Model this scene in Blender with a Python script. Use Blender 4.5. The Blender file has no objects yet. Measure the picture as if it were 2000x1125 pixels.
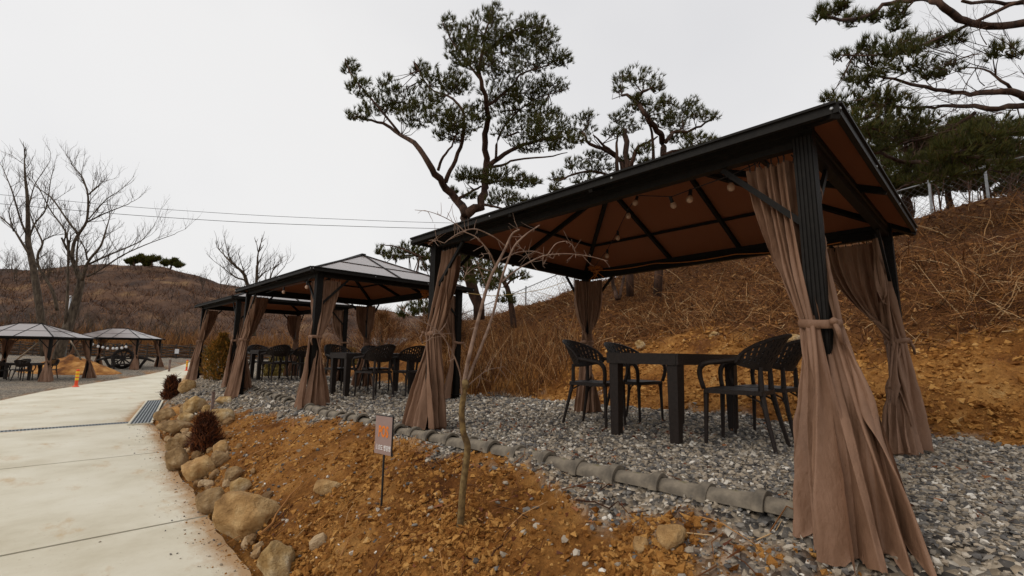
import bpy, bmesh, math, random
import numpy as np
from mathutils import Matrix, Vector

# ------------------------------------------------------------------ camera, sky, sun, exposure
SC = bpy.context.scene
COL = SC.collection
YAW, PITCH, ROLL, F, CZ = 0.77068, 0.13429, 0.016137, 923.78, 0.7566
_f = np.array([math.sin(YAW)*math.cos(PITCH), math.cos(YAW)*math.cos(PITCH), math.sin(PITCH)])
_r0 = np.array([math.cos(YAW), -math.sin(YAW), 0.0]); _u0 = np.cross(_r0, _f)
_c, _s = math.cos(ROLL), math.sin(ROLL)
_r, _u = _c*_r0+_s*_u0, -_s*_r0+_c*_u0
CAM = np.array([0, 0, CZ])
cam = bpy.data.cameras.new('camera'); camo = bpy.data.objects.new('camera', cam); COL.objects.link(camo)
cam.sensor_width = 36; cam.lens = 36*F/2000; cam.clip_start = .05; cam.clip_end = 3000
camo.matrix_world = Matrix(((_r[0], _u[0], -_f[0], 0), (_r[1], _u[1], -_f[1], 0), (_r[2], _u[2], -_f[2], CZ), (0, 0, 0, 1)))
SC.camera = camo

SUN_EL, SUN_AZ = math.radians(48), math.radians(-75)     # azimuth measured from +Y towards +X
W = bpy.data.worlds.new('World'); SC.world = W; W.use_nodes = True
nt = W.node_tree; bg = nt.nodes['Background']
sky = nt.nodes.new('ShaderNodeTexSky'); sky.sky_type = 'NISHITA'; sky.sun_disc = False
sky.sun_elevation = SUN_EL; sky.sun_rotation = SUN_AZ; sky.air_density = 1.0; sky.dust_density = 3.0
sk_mul = nt.nodes.new('ShaderNodeMix'); sk_mul.data_type = 'RGBA'; sk_mul.blend_type = 'MIX'
sk_mul.inputs['Factor'].default_value = .90                       # closed overcast over the clear sky
sk_mul.inputs['B'].default_value = (8.12, 8.0, 7.95, 1)
nt.links.new(sky.outputs[0], sk_mul.inputs['A'])
cl_tc = nt.nodes.new('ShaderNodeTexCoord'); cl_n = nt.nodes.new('ShaderNodeTexNoise'); cl_n.inputs['Scale'].default_value = 1.3; cl_n.inputs['Detail'].default_value = 4; cl_n.inputs['Roughness'].default_value = .45
cl_r = nt.nodes.new('ShaderNodeValToRGB'); cl_r.color_ramp.elements[0].position = .3; cl_r.color_ramp.elements[0].color = (7.1, 7.05, 7.15, 1); cl_r.color_ramp.elements[1].position = .66; cl_r.color_ramp.elements[1].color = (8.5, 8.38, 8.25, 1)   # faint cloud layers
nt.links.new(cl_tc.outputs['Generated'], cl_n.inputs['Vector']); nt.links.new(cl_n.outputs[0], cl_r.inputs[0]); nt.links.new(cl_r.outputs[0], sk_mul.inputs['B'])
nt.links.new(sk_mul.outputs['Result'], bg.inputs['Color'])
bg.inputs['Strength'].default_value = .1
sun = bpy.data.lights.new('sun', 'SUN'); sun.energy = 1.1; sun.angle = math.radians(40); sun.color = (1, .95, .88)
suno = bpy.data.objects.new('sun', sun); COL.objects.link(suno)
_sd = Vector((math.sin(SUN_AZ)*math.cos(SUN_EL), math.cos(SUN_AZ)*math.cos(SUN_EL), math.sin(SUN_EL)))
suno.rotation_euler = _sd.to_track_quat('Z', 'Y').to_euler()
SC.view_settings.view_transform = 'Standard'; SC.view_settings.look = 'None'
SC.view_settings.gamma = 1; SC.view_settings.use_curve_mapping = False
SC.view_settings.exposure = 0.14

rng = np.random.default_rng(7); random.seed(7)
PI = math.pi
def at(x, y, d):
    """point at photo pixel (x,y) and distance d along the view axis"""
    return CAM + d*(_f + _r*(x-1000)/F + _u*(562.5-y)/F)

# ------------------------------------------------------------------ noise + terrain
def _hash(i, j, s):
    n = (i*374761393 + j*668265263 + s*974711) & 0xffffffff
    n = ((n ^ (n >> 13))*1274126177) & 0xffffffff
    return ((n ^ (n >> 16)) & 0xffff)/65535.0
def vnoise(x, y, s=0):
    x = np.asarray(x, float); y = np.asarray(y, float)
    i = np.floor(x).astype(np.int64); j = np.floor(y).astype(np.int64)
    u = x-i; v = y-j; u = u*u*(3-2*u); v = v*v*(3-2*v)
    return (_hash(i, j, s)*(1-u)+_hash(i+1, j, s)*u)*(1-v)+(_hash(i, j+1, s)*(1-u)+_hash(i+1, j+1, s)*u)*v
def fbm(x, y, s=0, oct=4):
    o = 0; a = .5
    for k in range(oct):
        o = o+a*(vnoise(x, y, s+k)-.5); x = x*2.03+3.1; y = y*2.03+1.7; a *= .5
    return o*2          # about -1..1
def sstep(a, b, x):
    t = np.clip((x-a)/(b-a), 0, 1); return t*t*(3-2*t)
def XR(Y): return np.interp(Y, [-40, -10, 0, 4, 5.6, 8, 10, 12.6, 13.1, 18.3, 19.6, 26, 41.8, 53, 70], [.6, .9, 1.1, 1.26, 1.34, 1.46, 1.63, 1.8, 1.75, 2.75, 3.16, 4.44, 8, 11.5, 18])
def XL(Y): return np.interp(Y, [-40, 0, 13, 20.8, 23.8, 27.2, 32.2, 37.5, 44.9, 53.6, 70], [-7, -6.2, -3.0, -.83, 0.0, 1.22, 3.2, 5.5, 8.05, 10.5, 15])
def XT(Y): return np.interp(Y, [-20, 4, 6.57, 7.9, 9.44, 11.2, 12.44, 17, 30], [2.72, 2.72, 2.78, 2.91, 3.05, 3.2, 3.22, 3.35, 6])
def ZR(Y): return np.interp(Y, [-50, 34, 48, 70, 120], [-.92, -.92, -.45, -.4, .4])
def ZP(X, Y): return -.0174*(np.clip(Y, -5, 7)-.66)-.0136*(np.clip(X, 2, 7)-3)
def XH(Y): return np.interp(Y, [-40, -6, 0, 1.9, 3.6, 5.6, 6.6, 8, 12, 17, 25, 60], [5.5, 6.5, 6.7, 6.9, 7.1, 7.2, 7.0, 6.6, 7.0, 7.6, 9.5, 22])
def CREST(Y): return np.interp(Y, [-40, -10, 0, 6, 11, 13, 15.5, 19, 26, 60], [7, 5.6, 4.9, 4.3, 3.5, 2.7, 1.7, .8, .25, .2])
def hbase(X, Y):
    X = np.asarray(X, float); Y = np.asarray(Y, float)
    zr = ZR(Y); e = sstep(16.8, 19.5, Y)
    zp = ZP(X, Y)*(1-e)+zr*e
    t = np.clip((X-XR(Y))/np.maximum(XT(Y)-XR(Y), .3), 0, 1)
    z = zr+(zp-zr)*t**.85
    w = .5*(X-XH(Y)); c = CREST(Y)
    k = 3.0
    hz = np.where(w > 0, np.minimum(w, c)-.16*np.exp(-((w-c)/.5)**2), 0)
    return z+np.maximum(hz, 0)
def hmicro(X, Y):
    X = np.asarray(X, float); Y = np.asarray(Y, float)
    road = sstep(0, .12, X-XR(Y)); pad = sstep(-.1, .15, X-XT(Y))*(1-sstep(-.1, .25, X-XH(Y)))*(1-sstep(16, 19, Y))
    hill = sstep(0, 1.2, X-XH(Y)); slope = road*(1-pad)
    n1 = fbm(X*1.6, Y*1.6, 3, 4); n2 = fbm(X*7, Y*7, 11, 4); n3 = fbm(X*26, Y*26, 21, 3)
    amp = slope*(.065*n1+.045*n2+.018*n3)+pad*(.012*n1+.006*n2)+hill*(.30*fbm(X*.55, Y*.55, 31, 5)+.04*n2)
    return amp
def H(X, Y): return hbase(X, Y)+hmicro(X, Y)
def hit(x, y, dmin=1.0, dmax=140):
    """where the view ray through a pixel meets the ground"""
    d = _f+_r*(x-1000)/F+_u*(562.5-y)/F
    ks = np.geomspace(dmin, dmax, 1500); P = CAM+ks[:, None]*d
    g = P[:, 2]-hbase(P[:, 0], P[:, 1])
    i = np.argmax(g < 0) if (g < 0).any() else len(ks)-1
    P = P[i].copy(); P[2] = float(H(P[0], P[1])); return P, ks[i]

# ------------------------------------------------------------------ mesh helpers
class Acc:
    def __init__(s): s.V = []; s.F = []; s.n = 0
    def add(s, V, Fs):
        V = np.asarray(V, float); Fs = Fs if isinstance(Fs, list) else [Fs]
        for f in Fs: s.F.append(np.asarray(f, np.int64)+s.n)
        s.V.append(V); s.n += len(V); return s
    def mesh(s, name, smooth=False):
        me = bpy.data.meshes.new(name)
        V = np.concatenate(s.V) if s.V else np.zeros((0, 3))
        me.vertices.add(len(V)); me.vertices.foreach_set('co', V.astype(np.float32).ravel())
        lv = np.concatenate([f.ravel() for f in s.F]); tot = np.concatenate([np.full(len(f), f.shape[1]) for f in s.F])
        me.loops.add(len(lv)); me.loops.foreach_set('vertex_index', lv.astype(np.int32))
        me.polygons.add(len(tot)); st = np.concatenate([[0], np.cumsum(tot)[:-1]])
        me.polygons.foreach_set('loop_start', st.astype(np.int32))
        me.polygons.foreach_set('use_smooth', np.full(len(tot), bool(smooth)))
        me.update(calc_edges=True); me.validate()
        return me
    # shapes
    def box(s, c, size, R=None):
        h = np.array(size)/2
        V = np.array([[x, y, z] for x in (-1, 1) for y in (-1, 1) for z in (-1, 1)])*h
        if R is not None: V = V@np.asarray(R).T
        Fc = np.array([[0, 1, 3, 2], [4, 6, 7, 5], [0, 4, 5, 1], [2, 3, 7, 6], [0, 2, 6, 4], [1, 5, 7, 3]])
        return s.add(V+np.array(c), Fc)
    def bar(s, a, b, w, h, up=(0, 0, 1)):
        a = np.array(a, float); b = np.array(b, float); d = b-a; L = np.linalg.norm(d); d /= L
        sd = np.cross(d, up); 
        if np.linalg.norm(sd) < 1e-6: sd = np.array([1., 0, 0])
        sd /= np.linalg.norm(sd); u = np.cross(sd, d)
        return s.box((a+b)/2, (w, L, h), np.stack([sd, d, u], 1))
    def tube(s, P, r, n=6, cap=True):
        P = np.asarray(P, float); m = len(P); r = np.broadcast_to(np.asarray(r, float), (m,))
        T = np.gradient(P, axis=0); T /= np.linalg.norm(T, axis=1)[:, None]+1e-12
        ref = np.array([.31, .17, .93]) if abs(T.mean(0)[2]) < .8 else np.array([.95, .2, .1])
        A = np.cross(T, ref); A /= np.linalg.norm(A, axis=1)[:, None]+1e-12; B = np.cross(T, A)
        a = np.arange(n)*2*PI/n
        V = P[:, None, :]+r[:, None, None]*(np.cos(a)[None, :, None]*A[:, None, :]+np.sin(a)[None, :, None]*B[:, None, :])
        i = np.arange(m-1)[:, None]*n; j = np.arange(n)[None, :]; j2 = (j+1) % n
        Q = np.stack([i+j, i+j2, i+n+j2, i+n+j], -1).reshape(-1, 4)
        Fs = [Q]
        if cap: Fs += [np.arange(n)[None, ::-1], (np.arange(n)+(m-1)*n)[None, :]]
        return s.add(V.reshape(-1, 3), Fs)
    def lathe(s, prof, n=16, c=(0, 0, 0), R=None):
        prof = np.asarray(prof, float); a = np.arange(n)*2*PI/n; m = len(prof)
        V = np.stack([prof[:, 0][:, None]*np.cos(a), prof[:, 0][:, None]*np.sin(a), np.repeat(prof[:, 1][:, None], n, 1)], -1).reshape(-1, 3)
        if R is not None: V = V@np.asarray(R).T
        i = np.arange(m-1)[:, None]*n; j = np.arange(n)[None, :]; j2 = (j+1) % n
        Q = np.stack([i+j, i+j2, i+n+j2, i+n+j], -1).reshape(-1, 4)
        return s.add(V+np.array(c), [Q, np.arange(n)[None, ::-1], (np.arange(n)+(m-1)*n)[None, :]])
    def poly_extrude(s, poly, a, b, frame):
        """2-D closed polygon swept from a to b; frame = (axis1, axis2)"""
        poly = np.asarray(poly, float); n = len(poly); e1, e2 = map(np.array, frame)
        o = poly[:, :1]*e1+poly[:, 1:]*e2
        V = np.concatenate([np.array(a)+o, np.array(b)+o]); j = np.arange(n); j2 = (j+1) % n
        return s.add(V, [np.stack([j, j2, j2+n, j+n], 1), j[None, ::-1], (j+n)[None, :]])
    def grid(s, G):
        """G (m,n,3) sheet"""
        m, n = G.shape[:2]; i = np.arange(m-1)[:, None]*n; j = np.arange(n-1)[None, :]
        return s.add(G.reshape(-1, 3), np.stack([i+j, i+j+1, i+n+j+1, i+n+j], -1).reshape(-1, 4))
    def inst(s, bV, bF, Ms, Ts):
        N = len(Ts); V = np.einsum('nij,vj->nvi', Ms, bV)+Ts[:, None, :]
        Fs = bF[None]+(np.arange(N)*len(bV))[:, None, None]
        return s.add(V.reshape(-1, 3), Fs.reshape(-1, bF.shape[1]))
    def build(s, name, m, parent=None, smooth=False, loc=None):
        return put(name, s.mesh(name, smooth), m, parent, loc)
def put(name, me, m, parent=None, loc=None):
    o = bpy.data.objects.new(name, me); COL.objects.link(o)
    if m is not None and not me.materials: me.materials.append(m)
    if parent is not None: o.parent = parent
    if loc is not None: o.location = loc
    return o
def thing(name, label, cat, loc=(0, 0, 0), rot=(0, 0, 0), group=None):
    o = bpy.data.objects.new(name, None); COL.objects.link(o); o.empty_display_size = .1
    o.location = loc; o.rotation_euler = rot; return tag(o, label, cat, group)
def tag(o, label, cat, group=None):
    o['label'] = label; o['category'] = cat
    if group: o['group'] = group
    return o
def struct(o): o['kind'] = 'structure'; return o
def stuff(o, label=None, cat=None):
    o['kind'] = 'stuff'
    if label: o['label'] = label
    if cat: o['category'] = cat
    return o
def dup(root, loc, rot, label, group=None):
    r = root.copy(); COL.objects.link(r); r.location = loc; r.rotation_euler = rot; r['label'] = label
    if group: r['group'] = group
    for ch in root.children:
        c = ch.copy(); COL.objects.link(c); c.parent = r
        for g in ch.children:
            d = g.copy(); COL.objects.link(d); d.parent = c
    return r
def rotmats(N, rg, tilt=PI):
    """random rotations (N,3,3)"""
    q = rg.normal(size=(N, 4)); q /= np.linalg.norm(q, axis=1)[:, None]; w, x, y, z = q.T
    return np.stack([np.stack([1-2*(y*y+z*z), 2*(x*y-z*w), 2*(x*z+y*w)], -1), np.stack([2*(x*y+z*w), 1-2*(x*x+z*z), 2*(y*z-x*w)], -1), np.stack([2*(x*z-y*w), 2*(y*z+x*w), 1-2*(x*x+y*y)], -1)], 1)
def frames(D, rg):
    """rotation matrices whose z axis is D, random roll"""
    D = D/(np.linalg.norm(D, axis=1)[:, None]+1e-9); t = rg.normal(size=D.shape)
    A = np.cross(D, t); A /= np.linalg.norm(A, axis=1)[:, None]+1e-9
    return np.stack([A, np.cross(D, A), D], -1)
_t = (1+5**.5)/2
ICO_V = np.array([[-1, _t, 0], [1, _t, 0], [-1, -_t, 0], [1, -_t, 0], [0, -1, _t], [0, 1, _t], [0, -1, -_t], [0, 1, -_t], [_t, 0, -1], [_t, 0, 1], [-_t, 0, -1], [-_t, 0, 1]])/math.hypot(1, _t)
OCT_V = np.array([[1, 0, 0], [-1, 0, 0], [0, 1, 0], [0, -1, 0], [0, 0, 1], [0, 0, -1]], float); OCT_F = np.array([[0, 2, 4], [2, 1, 4], [1, 3, 4], [3, 0, 4], [2, 0, 5], [1, 2, 5], [3, 1, 5], [0, 3, 5]])
ICO_F = np.array([[0, 11, 5], [0, 5, 1], [0, 1, 7], [0, 7, 10], [0, 10, 11], [1, 5, 9], [5, 11, 4], [11, 10, 2], [10, 7, 6], [7, 1, 8], [3, 9, 4], [3, 4, 2], [3, 2, 6], [3, 6, 8], [3, 8, 9], [4, 9, 5], [2, 4, 11], [6, 2, 10], [8, 6, 7], [9, 8, 1]])

# ------------------------------------------------------------------ materials
def ramp(nodes, stops):
    r = nodes.new('ShaderNodeValToRGB'); el = r.color_ramp.elements
    while len(el) < len(stops): el.new(.5)
    for e, (p, c) in zip(el, stops): e.position = p; e.color = (*c, 1)
    return r
def mat(name, stops, scale=6, rough=.8, bump=0, bscale=40, island=None, spec=.3, metal=0, trans=None, detail=6, stretch=None, bdist=.01, coat=0):
    if not isinstance(stops, list): stops = [(0, stops)]
    m = bpy.data.materials.new(name); m.use_nodes = True; t = m.node_tree; N = t.nodes; L = t.links
    b = N['Principled BSDF']; b.inputs['Roughness'].default_value = rough; b.inputs['Specular IOR Level'].default_value = spec
    b.inputs['Metallic'].default_value = metal; b.inputs['Coat Weight'].default_value = coat
    tc = N.new('ShaderNodeTexCoord'); vec = tc.outputs['Object']
    if stretch:
        mp = N.new('ShaderNodeMapping'); mp.inputs['Scale'].default_value = stretch; L.new(vec, mp.inputs[0]); vec = mp.outputs[0]
    col = None
    if len(stops) == 1:
        b.inputs['Base Color'].default_value = (*stops[0][1], 1)
    else:
        if island is not None and island >= 1:
            g = N.new('ShaderNodeNewGeometry'); fac = g.outputs['Random Per Island']
        else:
            nz = N.new('ShaderNodeTexNoise'); nz.inputs['Scale'].default_value = scale; nz.inputs['Detail'].default_value = detail
            nz.inputs['Roughness'].default_value = .6; L.new(vec, nz.inputs['Vector']); 
            mr = N.new('ShaderNodeMapRange'); mr.inputs[1].default_value = .3; mr.inputs[2].default_value = .7
            L.new(nz.outputs[0], mr.inputs[0]); fac = mr.outputs[0]
            if island:
                g = N.new('ShaderNodeNewGeometry'); mx = N.new('ShaderNodeMix'); mx.inputs[0].default_value = island
                L.new(fac, mx.inputs[2]); L.new(g.outputs['Random Per Island'], mx.inputs[3]); fac = mx.outputs[0]
        r = ramp(N, stops); L.new(fac, r.inputs[0]); col = r.outputs[0]; L.new(col, b.inputs['Base Color'])
    if bump:
        bn = N.new('ShaderNodeTexNoise'); bn.inputs['Scale'].default_value = bscale; bn.inputs['Detail'].default_value = 10; bn.inputs['Roughness'].default_value = .62
        L.new(vec, bn.inputs['Vector']); bp = N.new('ShaderNodeBump'); bp.inputs['Strength'].default_value = bump; bp.inputs['Distance'].default_value = bdist
        L.new(bn.outputs[0], bp.inputs['Height']); L.new(bp.outputs[0], b.inputs['Normal'])
    if trans:
        tr = N.new('ShaderNodeBsdfTranslucent'); mix = N.new('ShaderNodeMixShader'); mix.inputs[0].default_value = trans[1]
        tr.inputs[0].default_value = (*trans[0], 1); L.new(b.outputs[0], mix.inputs[1]); L.new(tr.outputs[0], mix.inputs[2])
        L.new(mix.outputs[0], N['Material Output'].inputs[0])
    return m
GRAVEL_STOPS = [(0, (.050, .043, .037)), (.18, (.115, .107, .100)), (.38, (.19, .172, .15)), (.55, (.28, .23, .17)), (.75, (.35, .285, .21)), (.9, (.45, .395, .32)), (1, (.68, .63, .55))]
DIRT_STOPS = [(0, (.06, .019, .005)), (.25, (.17, .062, .014)), (.5, (.31, .130, .030)), (.78, (.46, .225, .062)), (1, (.60, .37, .15))]
M = {}
M['frame'] = mat('dark_bronze_aluminium', [(0, (.0065, .0055, .0045)), (1, (.013, .011, .009))], 30, .55, .15, 160, spec=.12)
def panel_material():
    m = mat('bronze_polycarbonate_glossy_top', [(0, (.33, .27, .245)), (1, (.38, .315, .285))], 3, .35, .05, 90, spec=.2, trans=((.85, .55, .40), .5)); t = m.node_tree; N = t.nodes; L = t.links
    old = N['Material Output'].inputs[0].links[0].from_socket; fr = N.new('ShaderNodeFresnel'); fr.inputs[0].default_value = 3.4; gl = N.new('ShaderNodeBsdfGlossy'); gl.inputs['Roughness'].default_value = .16
    mx = N.new('ShaderNodeMixShader'); L.new(fr.outputs[0], mx.inputs[0]); L.new(old, mx.inputs[1]); L.new(gl.outputs[0], mx.inputs[2]); L.new(mx.outputs[0], N['Material Output'].inputs[0])
    return m
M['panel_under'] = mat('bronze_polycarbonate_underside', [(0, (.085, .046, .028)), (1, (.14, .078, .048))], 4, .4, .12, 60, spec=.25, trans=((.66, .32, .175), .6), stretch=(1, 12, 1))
M['panel'] = panel_material()
M['cloth'] = mat('brown_curtain_fabric', [(0, (.155, .082, .047)), (.5, (.215, .117, .069)), (1, (.25, .140, .086))], 3.5, .6, .5, 16, spec=.3, trans=((.26, .12, .07), .12), bdist=.02, stretch=(1.6, 1.6, .8))
M['cloth_far'] = M['cloth']
M['rattan'] = mat('dark_brown_rattan_plastic', [(0, (.014, .0095, .0075)), (1, (.027, .018, .014))], 40, .5, .4, 120, spec=.22)
M['tile'] = mat('weathered_grey_roof_tile', [(0, (.05, .042, .033)), (.4, (.13, .108, .082)), (.75, (.23, .19, .14)), (1, (.13, .115, .045))], 5, .85, .5, 60)
M['rock'] = mat('tan_granite', [(0, (.18, .092, .032)), (.45, (.43, .25, .098)), (.8, (.57, .38, .18)), (1, (.64, .50, .32))], 3.5, .95, 1.0, 9, bdist=.10, detail=12)
M['rock_pale'] = mat('pale_yellow_rock', [(0, (.16, .085, .028)), (.35, (.38, .23, .085)), (.7, (.52, .37, .19)), (1, (.62, .53, .38))], 4, .95, 1.0, 10, bdist=.10, detail=12)
M['rock_grey'] = mat('grey_brown_rock', [(0, (.10, .052, .021)), (.5, (.32, .20, .09)), (1, (.52, .37, .21))], 4, .95, 1.0, 10, bdist=.10, detail=12)
M['pebble'] = mat('mixed_gravel_stones', GRAVEL_STOPS, island=1, rough=.75, bump=.2, bscale=150)
M['clod'] = mat('orange_dirt_clods', [(0, (.06, .019, .005)), (.22, (.20, .078, .019)), (.55, (.38, .175, .046)), (.82, (.52, .275, .085)), (1, (.64, .43, .20))], 9, island=.6, rough=1, bump=1, bscale=70, spec=.05, bdist=.02)
M['needle'] = mat('pine_needles', [(0, (.022, .024, .007)), (.5, (.062, .064, .015)), (.85, (.105, .100, .024)), (1, (.15, .076, .022))], island=1, rough=.6, spec=.15, trans=((.08, .09, .02), .3))
M['bark_pine'] = mat('reddish_pine_bark', [(0, (.022, .013, .009)), (.5, (.062, .032, .020)), (1, (.12, .066, .042))], 6, .95, .8, 30, stretch=(1, 1, .35), bdist=.03)
M['bark_grey'] = mat('grey_brown_bark', [(0, (.028, .020, .014)), (.5, (.075, .055, .038)), (1, (.15, .115, .08))], 7, .95, .6, 30, stretch=(1, 1, .3), bdist=.02)
M['bark_sapling'] = mat('olive_sapling_bark', [(0, (.05, .028, .012)), (.45, (.13, .080, .030)), (1, (.24, .165, .065))], 22, .8, .4, 60)
M['twig_pale'] = mat('pale_sapling_twigs', [(0, (.10, .055, .036)), (1, (.30, .20, .145))], 16, .7)
M['brush'] = mat('dry_brush', [(0, (.022, .008, .004)), (.3, (.10, .036, .012)), (.6, (.25, .10, .028)), (.86, (.44, .21, .068)), (1, (.64, .45, .24))], island=1, rough=.9, trans=((.2, .1, .04), .15))
M['hill_brush'] = mat('hill_brush', [(0, (.020, .011, .008)), (.4, (.062, .029, .017)), (.75, (.125, .055, .026)), (1, (.22, .105, .042))], island=1, rough=.95)
M['reed'] = mat('orange_reeds', [(0, (.07, .028, .009)), (.5, (.20, .080, .020)), (1, (.34, .165, .05))], island=1, rough=.95)
M['steel'] = mat('galvanised_steel', [(0, (.25, .26, .27)), (1, (.40, .41, .42))], 20, .45, .1, 80, metal=.6)
M['grate'] = mat('galvanised_grate', [(0, (.17, .19, .20)), (1, (.30, .32, .33))], 10, .5, .1, 80, metal=.35)
M['pit'] = mat('drain_pit', (.03, .03, .03), rough=.9)
M['black_metal'] = mat('black_metal', (.015, .015, .016), rough=.5)
M['sign'] = mat('brown_sign_plate', [(0, (.255, .170, .145)), (1, (.29, .195, .17))], 8, .55)
M['orange_print'] = mat('orange_lettering', (.62, .17, .02), rough=.6)
M['white_print'] = mat('white_lettering', (.75, .72, .70), rough=.6)
M['bulb'] = mat('frosted_bulb_glass', (.62, .42, .30), rough=.25, spec=.5, trans=((.7, .5, .35), .3))
M['bulb_white'] = mat('white_bulb_glass', (.85, .85, .85), rough=.3, spec=.5, trans=((.9, .9, .9), .3))
M['rope'] = mat('orange_cable', (.42, .13, .018), rough=.55)
M['cord'] = mat('yellow_cord', (.40, .27, .08), rough=.7)
M['post_orange'] = mat('orange_delineator_plastic', (.72, .075, .022), rough=.45)
M['post_yellow'] = mat('yellow_reflective_band', (.80, .50, .03), rough=.4)
M['thuja'] = mat('rusty_green_thuja', [(0, (.035, .030, .006)), (.3, (.10, .070, .010)), (.65, (.27, .115, .015)), (1, (.45, .19, .025))], island=1, rough=.8, trans=((.2, .12, .02), .2))
M['dead_shrub'] = mat('dead_brown_conifer', [(0, (.026, .010, .005)), (.5, (.085, .026, .010)), (1, (.20, .060, .016))], island=1, rough=.9)
M['bush_green'] = mat('olive_bush', [(0, (.05, .04, .010)), (.5, (.13, .10, .02)), (1, (.25, .17, .035))], island=1, rough=.9)
M['wood_old'] = mat('old_pale_pole', [(0, (.20, .15, .10)), (1, (.36, .28, .20))], 9, .85, .3, 50)
M['wood_dark'] = mat('dark_stained_wood', [(0, (.012, .009, .008)), (1, (.03, .022, .018))], 12, .7, .4, 60)
M['white_paint'] = mat('white_paint', (.7, .7, .7), rough=.6)
M['wire'] = mat('black_cable', (.02, .02, .022), rough=.6)
M['wire_grey'] = mat('grey_wire', (.20, .20, .20), rough=.5, metal=.4)
M['wattle'] = mat('dark_wattle_rods', [(0, (.02, .015, .012)), (.6, (.06, .045, .034)), (1, (.13, .10, .08))], island=1, rough=.95)
M['roof_tile_far'] = mat('grey_clay_roof', [(0, (.10, .085, .075)), (1, (.2, .17, .15))], 8, .9)

def ground_material():
    m = bpy.data.materials.new('dirt_gravel_ground'); m.use_nodes = True; t = m.node_tree; N = t.nodes; L = t.links; b = N['Principled BSDF']
    b.inputs['Roughness'].default_value = .95; b.inputs['Specular IOR Level'].default_value = .15
    tc = N.new('ShaderNodeTexCoord'); at_ = N.new('ShaderNodeAttribute'); at_.attribute_name = 'zone'; at_.attribute_type = 'GEOMETRY'
    sep = N.new('ShaderNodeSeparateColor'); L.new(at_.outputs['Color'], sep.inputs[0])
    def noise(sc, det=6, ro=.6):
        n = N.new('ShaderNodeTexNoise'); n.inputs['Scale'].default_value = sc; n.inputs['Detail'].default_value = det; n.inputs['Roughness'].default_value = ro
        L.new(tc.outputs['Object'], n.inputs['Vector']); return n
    def rng_(n, a, c):
        mr = N.new('ShaderNodeMapRange'); mr.inputs[1].default_value = a; mr.inputs[2].default_value = c; L.new(n, mr.inputs[0]); return mr.outputs[0]
    # dirt
    n1 = noise(1.1, 10, .72); d = ramp(N, DIRT_STOPS); L.new(rng_(n1.outputs[0], .3, .7), d.inputs[0])
    n2 = noise(22, 6, .7); mx = N.new('ShaderNodeMix'); mx.data_type = 'RGBA'; mx.blend_type = 'OVERLAY'; mx.inputs[0].default_value = .7
    g2 = ramp(N, [(.3, (.25, .25, .25)), (.7, (.75, .75, .75))]); L.new(n2.outputs[0], g2.inputs[0])
    L.new(d.outputs[0], mx.inputs['A']); L.new(g2.outputs[0], mx.inputs['B']); dirt = mx.outputs['Result']
    # gravel
    vo = N.new('ShaderNodeTexVoronoi'); vo.inputs['Scale'].default_value = 30; L.new(tc.outputs['Object'], vo.inputs['Vector'])
    sv = N.new('ShaderNodeSeparateColor'); L.new(vo.outputs['Color'], sv.inputs[0])
    gr = ramp(N, GRAVEL_STOPS); L.new(sv.outputs[0], gr.inputs[0])
    n5 = noise(.35, 5, .6); gt = N.new('ShaderNodeMix'); gt.data_type = 'RGBA'; gt.blend_type = 'MULTIPLY'; gt.inputs[0].default_value = 1
    gtr = ramp(N, [(.35, (.78, .80, .82)), (.65, (1.08, 1.0, .9))]); L.new(n5.outputs[0], gtr.inputs[0]); L.new(gr.outputs[0], gt.inputs['A']); L.new(gtr.outputs[0], gt.inputs['B'])
    # straw litter
    n3 = noise(9, 8, .75); gs = ramp(N, [(.3, (.030, .012, .005)), (.5, (.12, .048, .015)), (.7, (.26, .115, .035))]); L.new(n3.outputs[0], gs.inputs[0])
    def mixw(fac, A, B):
        x = N.new('ShaderNodeMix'); x.data_type = 'RGBA'; L.new(fac, x.inputs[0]); L.new(A, x.inputs['A']); L.new(B, x.inputs['B']); return x.outputs['Result']
    c = mixw(sep.outputs[1], dirt, gs.outputs[0]); c = mixw(sep.outputs[0], c, gt.outputs['Result']); L.new(c, b.inputs['Base Color'])
    bp = N.new('ShaderNodeBump'); bp.inputs['Strength'].default_value = 1.0; bp.inputs['Distance'].default_value = .05
    hm = N.new('ShaderNodeMix'); L.new(sep.outputs[0], hm.inputs[0]); n4 = noise(45, 8, .7)
    inv = N.new('ShaderNodeMath'); inv.operation = 'SUBTRACT'; inv.inputs[0].default_value = 1; L.new(vo.outputs['Distance'], inv.inputs[1])
    L.new(n4.outputs[0], hm.inputs[2]); L.new(inv.outputs[0], hm.inputs[3]); L.new(hm.outputs[0], bp.inputs['Height']); L.new(bp.outputs[0], b.inputs['Normal'])
    return m
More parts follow.
